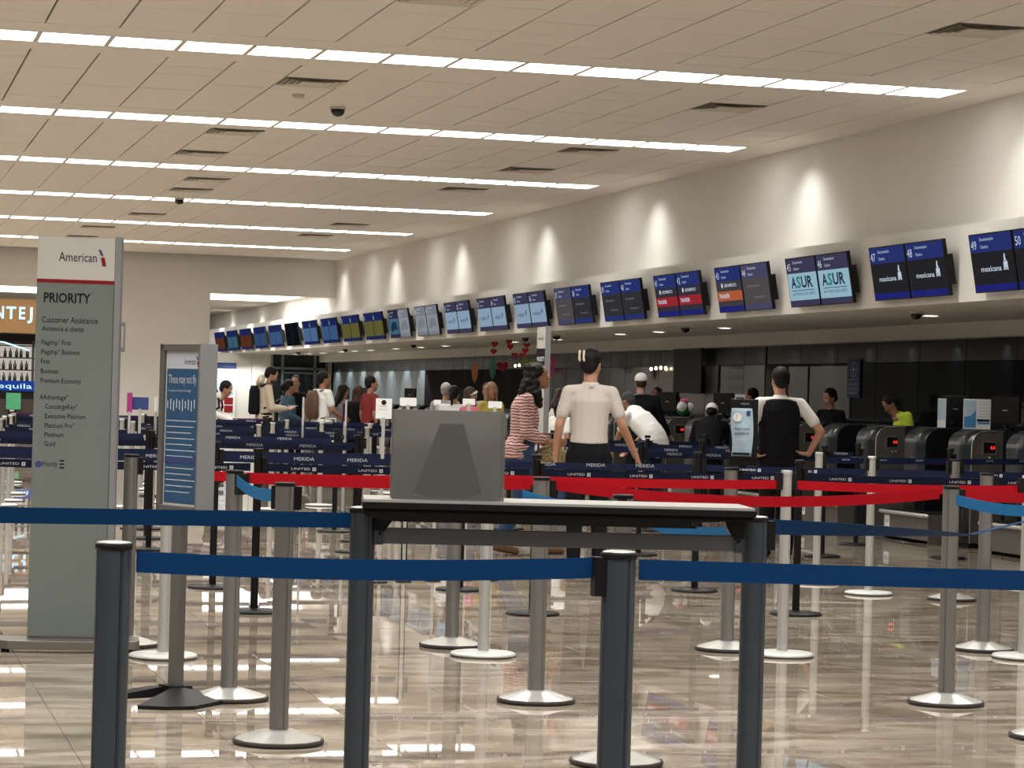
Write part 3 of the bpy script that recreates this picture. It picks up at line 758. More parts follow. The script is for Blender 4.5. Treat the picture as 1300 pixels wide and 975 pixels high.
wordmark(t, -.098, 1.983, .049, -.0475, w=.19)
text('PRIORITY', t, (-.168, -.047, 1.772), .05, 'print_black', width=.235, bold=.02)
Z = [('Customer Assistance', -.185, 1.668, .030, .255), ('Asistencia al cliente', -.184, 1.626, .024, .19), ('Flagship° First', -.184, 1.555, .024, .135), ('Flagship° Business', -.184, 1.507, .024, .175), ('First', -.184, 1.458, .024, .04), ('Business', -.184, 1.409, .024, .08), ('Premium Economy', -.184, 1.360, .024, .185),
     ('AAdvantage°', -.186, 1.276, .024, .13), ('ConciergeKey°', -.158, 1.229, .024, .145), ('Executive Platinum', -.158, 1.180, .024, .185), ('Platinum Pro°', -.158, 1.132, .024, .135), ('Platinum', -.158, 1.085, .024, .087), ('Gold', -.158, 1.038, .024, .05), ('Priority', -.165, .935, .026, .07)]
for s, x, z, h, wd in Z: text(s, t, (x*1.05+.02, -.046, z), h*1.05, 'print_black', width=wd*1.1, bold=.004)
MB().lathe([(.017, 0), (.017, .001)], 20).build('emblem', 'print_navy', t, (-.172, -.045, .945), (R(90), 0, 0))
for k in range(3): MB().box(-.065, -.043, -.047, -.046, .925+k*.018, .933+k*.018).build('emblem_bar', ['print_black', 'print_black', 'print_red'][k] if False else 'print_black', t)
# ================================================================== POSTER STAND
t = thing('poster_stand', 'grey framed poster stand with blue travel poster on a black foot', 'sign', (1.43, 10.95, 0), R(-66.5))
W = .18
MB().box(-W, -W+.035, -.02, .02, .80, 1.545).box(W-.035, W, -.02, .02, .80, 1.545).box(-W, W, -.02, .02, 1.515, 1.545).box(-W, W, -.02, .02, .80, .835).build('frame', 'frame_grey', t, bevel=.003)
MB().box(W, W+.012, -.035, .05, .80, 1.545).build('side_profile', 'sign_side', t)
MB().box(-W+.03, W-.03, -.005, .012, .83, 1.52).build('backing', 'sign_white', t)
MB().box(-W+.045, W-.035, -.0065, -.005, .845, 1.435).build('poster', 'poster_blue', t)
MB().box(-W+.045, W-.035, -.0063, -.0052, 1.437, 1.505).build('poster_header', 'print_grey', t)
wordmark(t, .01, 1.455, .028, -.0068, w=.095)
text('These may not fly', t, (-.12, -.0072, 1.372), .04, 'print_grey', width=.235)
text('Estos objetos no pueden viajar contigo', t, (-.12, -.0072, 1.335), .012, 'print_grey', width=.19)
for k in range(10): MB().box(-.125+.025*k, -.118+.025*k, -.0075, -.0065, 1.262-(k % 3)*.006, 1.295+(k % 2)*.008).build('pictogram', 'print_grey', t)
for k in range(13): MB().box(-.125, .12-(k*37 % 5)*.01, -.0075, -.0067, 1.205-k*.026, 1.209-k*.026).build('text_line', 'print_grey', t)
MB().box(-.135, .145, -.0075, -.0066, 1.02, 1.05).build('poster_band', 'print_navy', t)
MB().box(-.036, .036, -.02, .02, .03, .80).build('pole', 'frame_grey', t, bevel=.004)
for nm, pts in (('front_foot', [(-.215, -.44), (-.095, -.49), (.025, -.47), (.205, -.24), (.04, .0), (-.04, .0)]), ('rear_foot', [(-.285, -.12), (-.275, .03), (-.085, .26), (.055, .26), (.04, .0), (-.04, .0)])):
    b_ = MB(); n = len(pts)
    b_.add([(x, y, 0) for x, y in pts]+[(x, y, .016) for x, y in pts]+[(0, -.02 if nm[0] == 'f' else .02, .05)], [tuple(range(n))[::-1]]+[(i, (i+1) % n, n+(i+1) % n, n+i) for i in range(n)]+[(n+i, n+(i+1) % n, 2*n) for i in range(n)])
    b_.build(nm, 'black', t, (0, 0, 0), (0, 0, R(66.5)))
MB().prism([(-.06, -.05), (.06, -.05), (.06, .05), (-.06, .05)], .0, .05, 'z').build('socket', 'black', t)
# ================================================================== NARROW TALL SIGN BY THE STRIPED WOMAN
t = thing('lane_sign', 'tall narrow white airline sign right of the smiling woman in stripes', 'sign', (6.29, 22.5, 0), R(-85.6))
MB().box(-.12, .12, -.02, .02, .06, 2.02).build('panel', 'sign_white', t)
MB().box(.121, .135, -.025, .025, .06, 2.03).build('side_profile', 'sign_side', t)
MB().box(-.119, .119, -.0215, -.02, 1.58, 1.82).build('dark_band', 'print_black', t)
wordmark(t, -.08, 1.9, .03, -.022, w=.10)
text('PRIORITY', t, (-.1, -.0225, 1.70), .045, 'print_white', width=.2, bold=.01)
text('Main', t, (-.1, -.0225, 1.62), .035, 'print_white', width=.1)
for k in range(6): MB().box(-.1, .05, -.0215, -.02, 1.2+k*.06, 1.215+k*.06).build('text_line', 'print_grey', t)
for k in range(3): MB().box(-.08, .06, -.0215, -.02, .82+k*.11, .90+k*.11).build('pictogram', 'print_grey', t)
MB().box(-.25, .25, -.15, .15, .0, .055).build('base', 'desk_steel', t)
# ================================================================== QUESTION-MARK SIGN ON A POST
t = thing('help_sign', 'black board with curling pale blue question-mark notice, on a grey post', 'sign', (4.74, 12.84, 1.002), R(-24))
MB().box(-.02, .02, -.02, .02, 0, .03).build('stem', 'black', t)
MB().box(-.075, .075, -.012, .014, .02, .375).build('board', 'black', t, bevel=.004)
MB().box(-.075, .075, -.03, .02, .012, .05).build('tray', 'black_matt', t)
pg = MB(); n = 12; vs = []
for i in range(n+1):
    z = .062+.262*i/n; b = .022*math.sin(i/n*3.0)
    for x in (-.115, .075):
        vs.append((x*.57+ (.006*math.sin(i/n*6.28) if x < 0 else .010*math.sin(i/n*3.1)), -.016-(b if x < 0 else b*.3)-(.03 if (i > 9 and x < 0) else 0)*(i-9)/3, z))
pg.add(vs, [(2*i, 2*i+1, 2*i+3, 2*i+2) for i in range(n)], 0, True)
nd = pg.build('notice', 'paper_blue', t)
md = nd.modifiers.new('s', 'SOLIDIFY'); md.thickness = .001
MB().lathe([(.024, 0), (.024, .001)], 20).build('badge', 'paper', t, (-.034, -.047, .275), (R(90), 0, 0))
text('?', t, (-.043, -.0495, .258), .034, 'print_grey')
text('Need travel', t, (-.048, -.045, .205), .016, 'print_black', width=.08, bold=.01)
text('assistance?', t, (-.048, -.045, .180), .016, 'print_black', width=.08, bold=.01)
for k in range(4): MB().box(-.046, .02, -.043, -.042, .15-k*.013, .154-k*.013).build('text_line', 'print_grey', t)
MB().box(.015, .035, -.03, -.029, .285, .31).build('logo', 'print_navy', t)
MB().box(-.058, .036, -.03, -.029, .07, .082).build('notice_footer', 'print_black', t)
text('airport', t, (-.02, -.0135, .345), .012, 'print_grey')
# ================================================================== SMALL CARD SIGNS ON POSTS
CARDB = mk(MB().lathe([(.06, 0), (.06, .01), (.02, .014)], 24), 'base', ['black'])
def card(x, y, z0, w, h, label, rz=-15, mt='paper', logo=True, stem=0, frame=None, name='card_sign'):
    t = thing(name, label, 'sign', (x, y, stem), R(rz))
    MB().box(-.012, .012, -.008, .008, 0, z0-stem+.01).build('stem', 'pale_alu', t)
    link('base', CARDB, None, t)
    MB().box(-w/2, w/2, -.006, .006, z0-stem, z0+h-stem).build('card', mt, t)
    if frame: MB().box(-w/2-.012, w/2+.012, -.002, .008, z0-stem-.012, z0+h-stem+.02).build('frame', frame, t)
    if logo:
        MB().lathe([(min(w, h)*.16, 0), (min(w, h)*.16, .001)], 18).build('logo', 'print_black', t, (0, -.006, z0-stem+h*.80), (R(90), 0, 0))
        for k in range(int(h/.03)-2): MB().box(-w*.32, w*.2, -.0075, -.006, z0-stem+h*.6-k*.022, z0-stem+h*.6-k*.022+.005).build('text_line', 'print_grey', t)
    return t
card(3.72, 17.5, 1.175, .115, .145, 'white notice card on a short stem left of the acrylic case', stem=0)
card(3.92, 17.6, 1.27, .12, .06, 'small white card just behind the left top corner of the acrylic case', logo=False, stem=0)
card(4.16, 17.7, 1.28, .05, .04, 'tiny white card behind the top middle of the acrylic case', logo=False, stem=0)
card(4.42, 17.8, 1.29, .09, .045, 'small white card behind the case near the pink-capped traveller', logo=False, stem=0)
card(4.62, 17.8, 1.27, .10, .05, 'small white card behind the right top corner of the acrylic case', logo=False, stem=0)
card(1.68, 22.2, 1.19, .105, .14, 'white card with three icons in a black frame left of the priority sign', frame='black', stem=0)
card(2.72, 24.0, 1.14, .16, .12, 'navy sign card on a post between the two standing signs', mt='print_navy', logo=False, stem=0)
card(2.87, 24.0, 1.12, .035, .15, 'narrow white card edge left of the poster stand', logo=False, stem=0, rz=50)
card(2.62, 24.0, 1.11, .05, .19, 'magenta sign card beside the edge of the priority sign', mt='magenta', logo=False, stem=0)
card(4.66, 26.0, 1.0, .03, .30, 'tall thin white sign edge in front of the woman in the blue jacket', logo=False, stem=0, rz=60)
card(5.12, 26.0, 1.0, .03, .28, 'tall thin white sign edge in front of the man in the white shirt', logo=False, stem=0, rz=60)
card(5.5, 28.0, 1.02, .05, .22, 'purple-backed card right of the notice card', mt='purple', logo=False, stem=0)
# ================================================================== CHECK-IN DESKS
def desk_profile(top=1.15):
    r = .15
    pts = [(0, .05), (0, top-r)]
    for k in range(1, 7):
        a = math.pi/2*k/6; pts.append((r-r*math.cos(a), top-r+r*math.sin(a)))
    return pts
def arch(x1, top=1.15): return desk_profile(top)+[(x1, top), (x1, .05)]
FD = mk(MB().prism(arch(.60), 0, .52, 'y', 0, True), 'body', ['desk_dark'])
EP = mk(MB().prism([(.012+x*.97, z) for x, z in arch(.335, 1.14)], -.012, 0), 'end_panel', ['desk_steel'])
def rimpts():
    a = desk_profile(1.152)+[(.338, 1.152)]
    return a
rm = MB(); rp = rimpts()
for (x0, z0), (x1, z1) in zip(rp[:-1], rp[1:]): rm.cap((x0+.004, -.012, z0), (x1+.004, -.012, z1), .006, .006, 6)
RIM = mk(rm, 'end_rim', ['desk_rim'])
EPD = mk(MB().prism([(.004+x*.97, z) for x, z in arch(.40, 1.146)], -.01, 0), 'end_panel', ['glass_black'])
TOP = mk(MB().box(.13, .62, .0, .52, 1.15, 1.165), 'worktop', ['desk_dark'])
DFR = mk(MB().prism([(.115, .93), (.125, .92), (.255, .92), (.265, .93), (.265, 1.045), (.255, 1.055), (.125, 1.055), (.115, 1.045)], -.022, -.012), 'display_frame', ['desk_rim'])
DSC = mk(MB().box(.128, .252, -.0235, -.022, .935, 1.04), 'display_glass', ['black'])
LOW = mk(MB().box(0, .5, 0, .52, 0, .05), 'plinth', ['black_matt'])
SKIRT = mk(MB().box(-.20, -.19, -.04, 1.05, .035, .30).box(-.20, -.004, -.05, -.04, .0, .30).box(-.20, -.004, 1.05, 1.06, .0, .30), 'skirt', ['desk_steel'])
DECK = mk(MB().box(-.19, -.004, -.04, 1.05, .295, .31), 'deck', ['black_matt'])
CONV = mk(MB().box(.0, .44, -.03, .53, .0, .31), 'conveyor_body', ['black_matt'])
BACKP = mk(MB().box(.44, .46, -.0, .53, .31, 1.0), 'back_panel', ['black_matt'])
TUBE = mk(MB().cap((-.225, -.08, .285), (-.225, 1.08, .285), .021, .021, 12), 'bumper', ['steel'])
LABEL = mk(MB().add([(-.2005, .90, .13), (-.2005, 1.03, .13), (-.2005, 1.03, .25), (-.2005, .90, .25)], [(0, 1, 2, 3)]), 'label_plate', ['paper'])
KNOB = mk(MB().lathe([(.016, 0), (.016, .008), (.01, .014)], 14), 'knob', ['desk_rim'])
emis('led', (1, .03, .03), 2.2)
X0 = 10.65
for k in range(0, 19):
    y0 = 22.45+2.3535*k-2.3535
    num = 49-2*(k-1)
    tail = 'under the %s screen pair' % ORD[k-1] if k else 'past the right edge of the picture'
    t = thing('check_in_desk', 'dark rounded check-in desk with red display, %s' % (tail+' from the right' if k else tail), 'check-in desk', (X0, y0, 0))
    link('body', FD, None, t); link('end_panel', EP, None, t); link('end_rim', RIM, None, t); link('worktop', TOP, None, t); link('plinth', LOW, None, t)
    d = link('display_frame', DFR, None, t); link('display_glass', DSC, None, d)
    o = text('0.0', t, (.20, -.0245, .975), .032, 'led', width=.045)
    link('knob', KNOB, None, t, (.20, -.012, .885), (R(90), 0, 0))
    if k % 2 == 0: link('knob', KNOB, None, t, (.24, -.012, .89), (R(90), 0, 0))
    t = thing('check_in_desk', 'plain dark check-in desk with black end, %s' % (tail+' from the right' if k else tail), 'check-in desk', (X0+.02, y0+1.11, 0))
    link('body', FD, None, t); link('end_panel', EPD, None, t); link('worktop', TOP, None, t); link('plinth', LOW, None, t)
    t = thing('luggage_scale', 'low steel luggage scale with bumper tube, %s' % (tail+' from the right' if k else tail), 'luggage scale', (X0, y0+.56, 0))
    link('skirt', SKIRT, None, t); link('deck', DECK, None, t); link('bumper', TUBE, None, t)
    c_ = thing('luggage_conveyor', 'dark luggage conveyor opening between two desks, %s' % (tail+' from the right' if k else tail), 'conveyor', (X0, y0+.56, 0)); link('conveyor_body', CONV, None, c_); link('back_panel', BACKP, None, c_)
    l = link('label_plate', LABEL, None, t)
    text('#1', l, (-.2012, 1.0, .17), .045, 'print_black', xd=(0, -1, 0), width=.07)
# monitors and things on the desks
def monitor(x, y, rz, lab):
    t = thing('monitor', lab, 'monitor', (x, y, 1.166), R(rz))
    MB().box(-.09, .09, -.07, .07, 0, .012).build('foot', 'black', t)
    MB().box(-.02, .02, -.015, .015, .012, .12).build('stand', 'black', t)
    MB().box(-.17, .17, -.02, .02, .06, .33).build('screen', 'black', t, bevel=.006)
    MB().box(-.03, .03, -.022, -.02, .19, .2).build('badge', 'print_grey', t)
for n, (x, y) in enumerate(((11.12, 23.85), (11.14, 22.75), (11.1, 30.9), (11.1, 33.2), (11.1, 40.2), (11.1, 44.9), (11.1, 49.7), (11.1, 54.4), (11.1, 56.7))):
    monitor(x, y-.05, -62, 'black monitor turned away on the desks, %s from the right' % ORD[n])
t = thing('flyer_stand', 'wide flyer board on the desk with blue left half and white text side', 'sign', (10.93, 22.92, 1.166), R(-20))
MB().box(-.135, .135, -.004, .004, 0, .30).build('board', 'paper', t)
MB().box(-.128, -.01, -.006, -.004, .015, .285).build('picture', 'paper_blue', t)
MB().prism([(-.128, .015), (-.01, .015), (-.01, .19), (-.06, .13), (-.128, .12)], -.008, -.006).build('picture_figure', 'flyer_blue', t)
for k in range(6): MB().box(.01, .125, -.0055, -.004, .27-k*.03, .276-k*.03).build('text_line', 'print_grey', t)
MB().box(.0, .125, -.0055, -.004, .075, .10).build('text_block', 'print_black', t)
MB().box(.01, .125, -.0055, -.004, .05, .07).build('text_block', 'flyer_blue', t)
t = thing('flyer_stand', 'narrow pale blue flyer stand on a desk right of the yellow jacket', 'sign', (10.93, 23.75, 1.166), R(-97))
MB().box(-.13, .13, -.004, .004, 0, .30).build('board', 'paper', t)
MB().box(-.12, .12, -.006, -.004, .08, .29).build('picture', 'paper_blue', t)
t = thing('notice_stand', 'white upright notice on the desk left of the question-mark sign', 'sign', (10.9, 29.7, 1.166), R(-15))
MB().box(-.065, .065, -.006, .006, 0, .31).build('board', 'paper', t); MB().box(-.05, .05, -.008, -.006, .23, .27).build('text_block', 'print_black', t)
MB().lathe([(.04, 0), (.04, .002)], 16).build('badge', 'print_grey', t, (-.01, -.006, .15), (R(90), 0, 0))
MB().box(-.12, .12, -.06, .06, 0, .012).build('foot', 'paper', t)
# alliance board on the glass wall
t = thing('wall_board', 'tall navy board with white circle emblem on the glass wall behind the desks', 'sign', (12.84, 30.65, 1.48), R(-90))
MB().box(-.21, .21, -.012, 0, 0, .51).build('board', 'print_navy', t)
MB().lathe([(.105, 0), (.085, 0), (.085, .002), (.105, .002), (.105, 0)], 24, cap=False).build('ring', 'print_grey', t, (0, -.012, .37), (R(90), 0, 0))
MB().prism([(0, .45), (.018, .388), (.07, .37), (.018, .352), (0, .29), (-.018, .352), (-.07, .37), (-.018, .388)], -.015, -.013).build('star', 'print_grey', t)
MB().box(-.15, .15, -.014, -.012, .235, .242).build('rule', 'print_grey', t)
for k, s in enumerate(('A STAR', 'ALLIANCE', 'MEMBER')): text(s, t, (-.15, -.0145, .16-k*.06), .04, 'print_grey', width=.3, bold=.01)
# airline poster by the end wall
t = thing('info_poster', 'tall white luggage-rules poster with navy header near the far end', 'poster', (9.78, 67.95, .39), 0)
MB().box(-.5, .5, -.04, 0, -.39, 1.75).build('board', 'paper', t); MB().box(-.5, .5, -.05, -.04, 1.56, 1.72).build('header', 'print_navy', t)
for k in range(4): MB().box(-.42, .42, -.05, -.04, 1.49-k*.06, 1.51-k*.06).build('text_line', 'print_grey', t)
MB().prism([(-.45, .85), (.38, .81), (.44, .87), (.44, 1.17), (.36, 1.23), (-.1, 1.23), (-.45, 1.27)], -.05, -.04).build('picture', 'print_grey', t)
MB().box(-.3, -.1, -.055, -.05, .90, 1.10).box(.1, .25, -.055, -.05, 1.0, 1.15).build('picture_bags', 'print_black', t)
for a in (0, 1):
    for b in (0, 1): MB().box(-.08+a*.28, .16+a*.28, -.05, -.04, .36+b*.22, .55+b*.22).build('red_square', 'print_red', t)
# ================================================================== HANGING DECORATIONS
def heart(mb, s, d=.006):
    pts = []
    for k in range(20):
        a = 2*math.pi*k/20
        pts.append((s*.062*16*math.sin(a)**3, s*.062*(13*math.cos(a)-5*math.cos(2*a)-2*math.cos(3*a)-math.cos(4*a))))
    return mb.prism(pts, -d, d)
def hang(name, lab, x, y, z, ztop, build, mt, rz=-15, grp=None):
    t = thing(name, lab, 'decoration', (x, y, z), R(rz), grp)
    build(MB()).build('shape', mt, t)
    MB().cap((0, 0, 0), (0, 0, ztop-z), .002, .002, 5).build('string', 'black', t)
HS = [(11.2, 43.3, 2.31), (11.2, 43.35, 2.18), (11.2, 42.3, 2.335), (11.2, 42.2, 2.25), (11.2, 41.9, 2.10), (11.2, 41.1, 2.26), (11.2, 41.2, 2.17), (11.2, 41.35, 2.09)]
for n, (x, y, z) in enumerate(HS):
    hang('paper_heart', 'small red paper heart hanging under the soffit, %s from the left' % ORD[n], x, y, z, 2.38, lambda b: heart(b, .06), 'heart')
hang('paper_heart', 'large dark red paper heart hanging between the green and lime shapes', 12.3, 46.9, 1.96, 2.38, lambda b: heart(b, .12), 'heart')
hang('paper_heart', 'lime green paper heart hanging left of the tall narrow sign', 11.9, 43.5, 1.97, 2.38, lambda b: heart(b, .15), 'lime')
def paddle(b):
    return b.prism([(0, -.22), (.05, -.1), (.07, .08), (.04, .18), (0, .2), (-.04, .18), (-.07, .08), (-.05, -.1)], -.006, .006)
hang('paper_leaf', 'orange leaf shape hanging in front of the dark glass', 11.9, 47.5, 1.83, 2.38, paddle, 'orange', rz=-15)
hang('paper_leaf', 'green leaf shape hanging in front of the dark glass', 11.9, 46.1, 1.90, 2.38, paddle, 'leaf', rz=-15)
hang('paper_leaf', 'pink oval shape hanging behind the tall narrow sign', 11.9, 42.0, 1.93, 2.38, paddle, 'hot_pink', rz=-15)
emis('glint', (1, .75, .5), 6)  # glowing beads on cords, added to stand for lamps mirrored in the glass
bm_ = MB().ell((0, 0, 0), .025, .025, .03, 10).mesh('glint'); bm_.materials.append(MT['glint'])
for n, (y, z) in enumerate(((38.9, 1.89), (38.65, 1.90), (38.4, 1.905), (38.15, 1.90), (37.6, 1.89), (47.5, 1.99), (47.2, 2.0))):
    t = thing('mirror_glint', 'small warm added reflection bulb before the dark glass, %s of the strings' % ORD[n], 'reflection', (12.72, y, z))
    link('glint', bm_, None, t); MB().cap((0, 0, .03), (0, 0, 2.2-z), .002, .002, 5).build('added_cord', 'black', t)
# ================================================================== SHOP AT THE FAR LEFT
t = thing('shop_front', 'bar and shop front with brown fascia and lit letters at far left', 'shop', (0, 62, 0))
MB().box(.2, 6.6, 0, .15, 2.62, 3.44).build('fascia', 'brown_sign', t)
MB().box(.2, 6.6, .9, 1.0, 0, 2.62).build('rear_wall', 'shelf', t)
emis('shelf_glow', (.75, .68, .6), .55)
MB().box(2.0, 6.2, .86, .9, 1.45, 2.35).build('lit_shelf_back', MT['shelf_glow'], t)
emis('letters', (.6, .88, 1), 1.1)
for s, x, w_ in (('M', 2.66, .38), ('O', 3.10, .27), ('N', 3.43, .23), ('T', 3.71, .24), ('E', 4.02, .15), ('J', 4.22, .13), ('O', 4.42, .27)):
    text(s, t, (x, -.02, 2.96), .30, 'letters', width=w_, bold=.03)
for k in range(4): MB().box(2.0, 6.2, .6, .88, 2.33-.30*k-.03, 2.33-.30*k).build('shelf_board', 'shelf', t)
for k in range(4): MB().box(2.3+1.05*k, 2.36+1.05*k, .58, .62, 1.2, 2.45).build('upright', 'shelf', t)
emis('neon_blue', (.015, .05, .30), .8)
MB().box(2.4, 4.7, .3, .34, 1.20, 1.45).build('blue_panel', MT['neon_blue'], t)
text('tequila', t, (3.45, .28, 1.26), .13, 'letters', width=.95)
MB().box(1.5, 6.4, -.3, .3, 0, 1.0).build('bar_counter', 'shelf', t)
MB().box(3.75, 4.1, -.34, -.3, .75, 1.15).build('green_poster', 'shop_green', t)
MB().box(3.0, 3.5, -.34, -.3, .4, .7).build('green_poster', 'shop_green', t)
MB().cap((3.2, .2, 2.42), (3.7, .2, 2.38), .02, .02, 8).cap((3.7, .2, 2.38), (4.3, .2, 2.2), .02, .02, 8).build('light_tube', MT['letters'], t)
bo = mk(MB().lathe([(.04, 0), (.04, .13), (.015, .17), (.014, .22)], 10), 'bottle', ['bottle'])
rb = random.Random(5)
for r_ in range(3):
    for k in range(13):
        o = link('bottle', bo, None, None, (2.62+.14*k+rb.uniform(-.02, .02), 62.72, 2.03-.3*r_+.0))
        tag(o, 'dark bottle on the %s shelf of the bar, %s from the left' % (('upper', 'middle', 'lower')[r_], ORD[k]), 'bottle', 'bottles on the bar shelves')
# ================================================================== PEOPLE
def person(label, x, y, h, face, top='white_cloth', low='black_cloth', hair='short', hairmat='hair', skin='skin', sleeve='short', joints=None, vox=.012, build=1.0, lowkind='trousers', shoe='black', back=False, female=False, head=(0, 0), z=0, fingers='relaxed', extra=None, topmat2=None, tuck=False):
    s = h/1.75
    t = thing('person', label, 'person', (x, y, z), -R(face))
    V = Vector
    sw = .165 if female else .19
    J = dict(pel=(0, 0, .95), wai=(0, .0, 1.10), che=(0, 0, 1.30), nek=(0, -.005, 1.47), hed=(0, .02, 1.635),
             shL=(-sw, 0, 1.43), shR=(sw, 0, 1.43), elL=(-sw-.045, -.03, 1.14), elR=(sw+.045, -.03, 1.14), wrL=(-sw-.05, .05, .89), wrR=(sw+.05, .05, .89),
             haL=None, haR=None, hpL=(-.085, 0, .92), hpR=(.085, 0, .92), knL=(-.095, .02, .50), knR=(.095, .02, .50), anL=(-.10, -.02, .09), anR=(.10, -.02, .09), toL=(-.125, .15, .035), toR=(.125, .15, .035))
    if joints: J.update(joints)
    for k in J:
        if J[k] is not None: J[k] = V(J[k])*s
    for a in 'LR':
        if J['ha'+a] is None: J['ha'+a] = (J['wr'+a]-J['el'+a]).normalized()
        else: J['ha'+a] = (J['ha'+a]/s).normalized()
    b = build
    fat = lambda r: r*s*b
    # ---- body
    B = MB()
    spine = (J['nek']-J['che']).normalized()
    side = (J['shR']-J['shL']).normalized(); fr = side.cross(V((0, 0, 1))).normalized()*-1
    fr = V((-side.y, side.x, 0)).normalized()
    bk = [1.0]
    def sec(c, w, d, off=0): return (c+fr*off*s, side*w*s*b*bk[0], fr*d*s*b*bk[0])
    if sleeve != 'none': bk[0] = .84
    if (J['nek'].xy-J['pel'].xy).length > .2*s: B.cap(J['pel'], J['wai'], .12*s, .11*s, 12, flat=.7).cap(J['wai'], J['che'], .11*s, .12*s, 12, flat=.7).cap(J['che'], J['nek'], .11*s, .05*s, 12, flat=.8)
    else: B.loft([sec(J['pel']-V((0, 0, .05*s)), .12, .09), sec(J['pel'], .15, .10), sec(J['wai'], .115, .085), sec(J['che'], .14, .095), sec(J['nek']-V((0, 0, .06*s)), .13, .07), sec(J['nek'], .055, .055)], 14)
    B.cap(J['nek']-V((0, 0, .04*s)), J['hed']-V((0, 0, .05*s)), .056*s, .052*s, 12)
    bk[0] = 1.0
    for a in 'LR':
        B.cap(J['nek'].lerp(J['sh'+a], .35)-V((0, 0, .045*s)), J['sh'+a]-V((0, 0, .03*s)), .032*s, .034*s)
        B.cap(J['sh'+a]-V((0, 0, .02*s)), J['el'+a], .040*s*b, .038*s*b); B.cap(J['el'+a], J['wr'+a], .037*s*b, .025*s, 12)
        B.cap(J['hp'+a], J['kn'+a], .078*s*b, .052*s, 12); B.cap(J['kn'+a], J['an'+a], .052*s, .035*s, 12)
        B.cap(J['an'+a]-V((0, .02*s, .03*s)), J['to'+a], .035*s, .028*s, 10)
        # hand: palm, four fingers, thumb
        d = J['ha'+a]; w0 = J['wr'+a]
        lat = fr - d*fr.dot(d)
        if lat.length < .2: lat = V((0, 0, 1))-d*d.z
        lat.normalize()                                     # direction toward the thumb
        nrm = d.cross(lat).normalized()*(1 if a == 'L' else -1)   # palm side (towards body)
        pc = w0+d*.045*s
        B.loft([(w0, lat*.024*s, nrm*.019*s), (w0+d*.03*s, lat*.036*s, nrm*.016*s), (w0+d*.075*s, lat*.041*s, nrm*.014*s), (w0+d*.09*s, lat*.036*s, nrm*.011*s)], 10)
        fl = (.068, .078, .074, .058)
        for i in range(4):
            o = lat*(.031-.0205*i)*s
            p0 = w0+d*.08*s+o; L = fl[i]*s
            c1, c2 = (.25, .6) if fingers == 'relaxed' else (.7, 1.3)
            p1 = p0+(d*math.cos(c1)+nrm*math.sin(c1)).normalized()*L*.5+lat*.002*s*(1.5-i)
            p2 = p1+(d*math.cos(c2)+nrm*math.sin(c2)).normalized()*L*.5
            B.cap(p0, p1, .0095*s, .009*s, 7); B.cap(p1, p2, .0088*s, .0075*s, 7)
        q0 = w0+d*.025*s+lat*.026*s; q1 = q0+(d*.6+lat*.7+nrm*.15).normalized()*.035*s; q2 = q1+(d*.9+lat*.2+nrm*.3).normalized()*.03*s
        B.cap(q0, q1, .013*s, .011*s, 8); B.cap(q1, q2, .0105*s, .009*s, 8)
    # head frame
    ht, hn = R(head[0]), R(head[1])
    Hm = Matrix.Translation(J['hed']) @ Matrix.Rotation(-ht, 4, 'Z') @ Matrix.Rotation(-hn, 4, 'X') @ Matrix.Scale(s, 4)
    def H(x, y, z): return Hm @ V((x, y, z))
    A3 = Hm.to_3x3()
    prof = [(-.118, .016, .018, .058), (-.108, .034, .036, .046), (-.085, .049, .055, .034), (-.055, .060, .070, .020), (-.02, .067, .083, .008), (.015, .071, .090, .002), (.05, .073, .093, -.003), (.08, .066, .084, -.006), (.103, .047, .062, -.008), (.117, .018, .024, -.008)]
    B.loft([(H(0, o, zz), A3 @ V((w_, 0, 0)), A3 @ V((0, d_, 0))) for zz, w_, d_, o in prof], 18)
    B.cap(H(0, .082, .012), H(0, .106, -.026), .008*s, .013*s, 8)
    B.cap(H(-.010, .098, -.03), H(.010, .098, -.03), .009*s, .009*s, 6)
    B.cap(H(-.045, .078, .032), H(.045, .078, .032), .010*s, .010*s, 8)
    for q in (-1, 1):
        B.ell(H(q*.074, -.002, -.008), .009*s, .017*s, .031*s, 10)
        B.cap(H(q*.04, .07, -.02), H(q*.035, .07, -.03), .018*s, .018*s, 8)
    B.cap(H(0, .082, -.095), H(0, .084, -.098), .016*s, .014*s, 8)
    body = remesh('body', B, vox, skin, t, 2)
    if not back:
        for q in (-1, 1):
            e = MB().ell(H(q*.031, .0835, .008), .0125*s, .008*s, .0075*s, 10).build('eye', 'eye', t)
            MB().ell(H(q*.031, .0905, .008), .0055*s, .003*s, .0055*s, 8).build('iris', 'iris', e)
            MB().cap(H(q*.048, .082, .030), H(q*.018, .091, .034), .0035*s, .004*s, 6).build('eyebrow', hairmat, t)
        MB().cap(H(-.021, .093, -.062), H(.021, .093, -.062), .0055*s, .0055*s, 8).cap(H(-.014, .095, -.068), H(.014, .095, -.068), .006*s, .006*s, 8).build('lips', 'lips', t)
    # ---- trousers / skirt
    T = MB(); g = 1.13
    T.loft([sec(J['pel']-V((0, 0, .10*s)), .165, .115), sec(J['pel'], .175, .125), sec(J['wai']-V((0, 0, .03*s)), .138 if female else .15, .108)], 16)
    if lowkind == 'skirt':
        T.loft([sec(J['pel']+V((0, 0, .02)), .18, .125), sec(J['pel']-V((0, 0, .25*s)), .185, .135), sec(J['pel']-V((0, 0, .46*s)), .165, .125)], 16)
    else:
        for a in 'LR':
            T.cap(J['hp'+a], J['kn'+a], .098*s*b, .070*s*b, 12); T.cap(J['kn'+a], J['an'+a]+V((0, 0, .0)), .070*s*b, .052*s*b, 12)
    remesh('skirt' if lowkind == 'skirt' else 'trousers', T, max(vox, .011), low, t, 2)
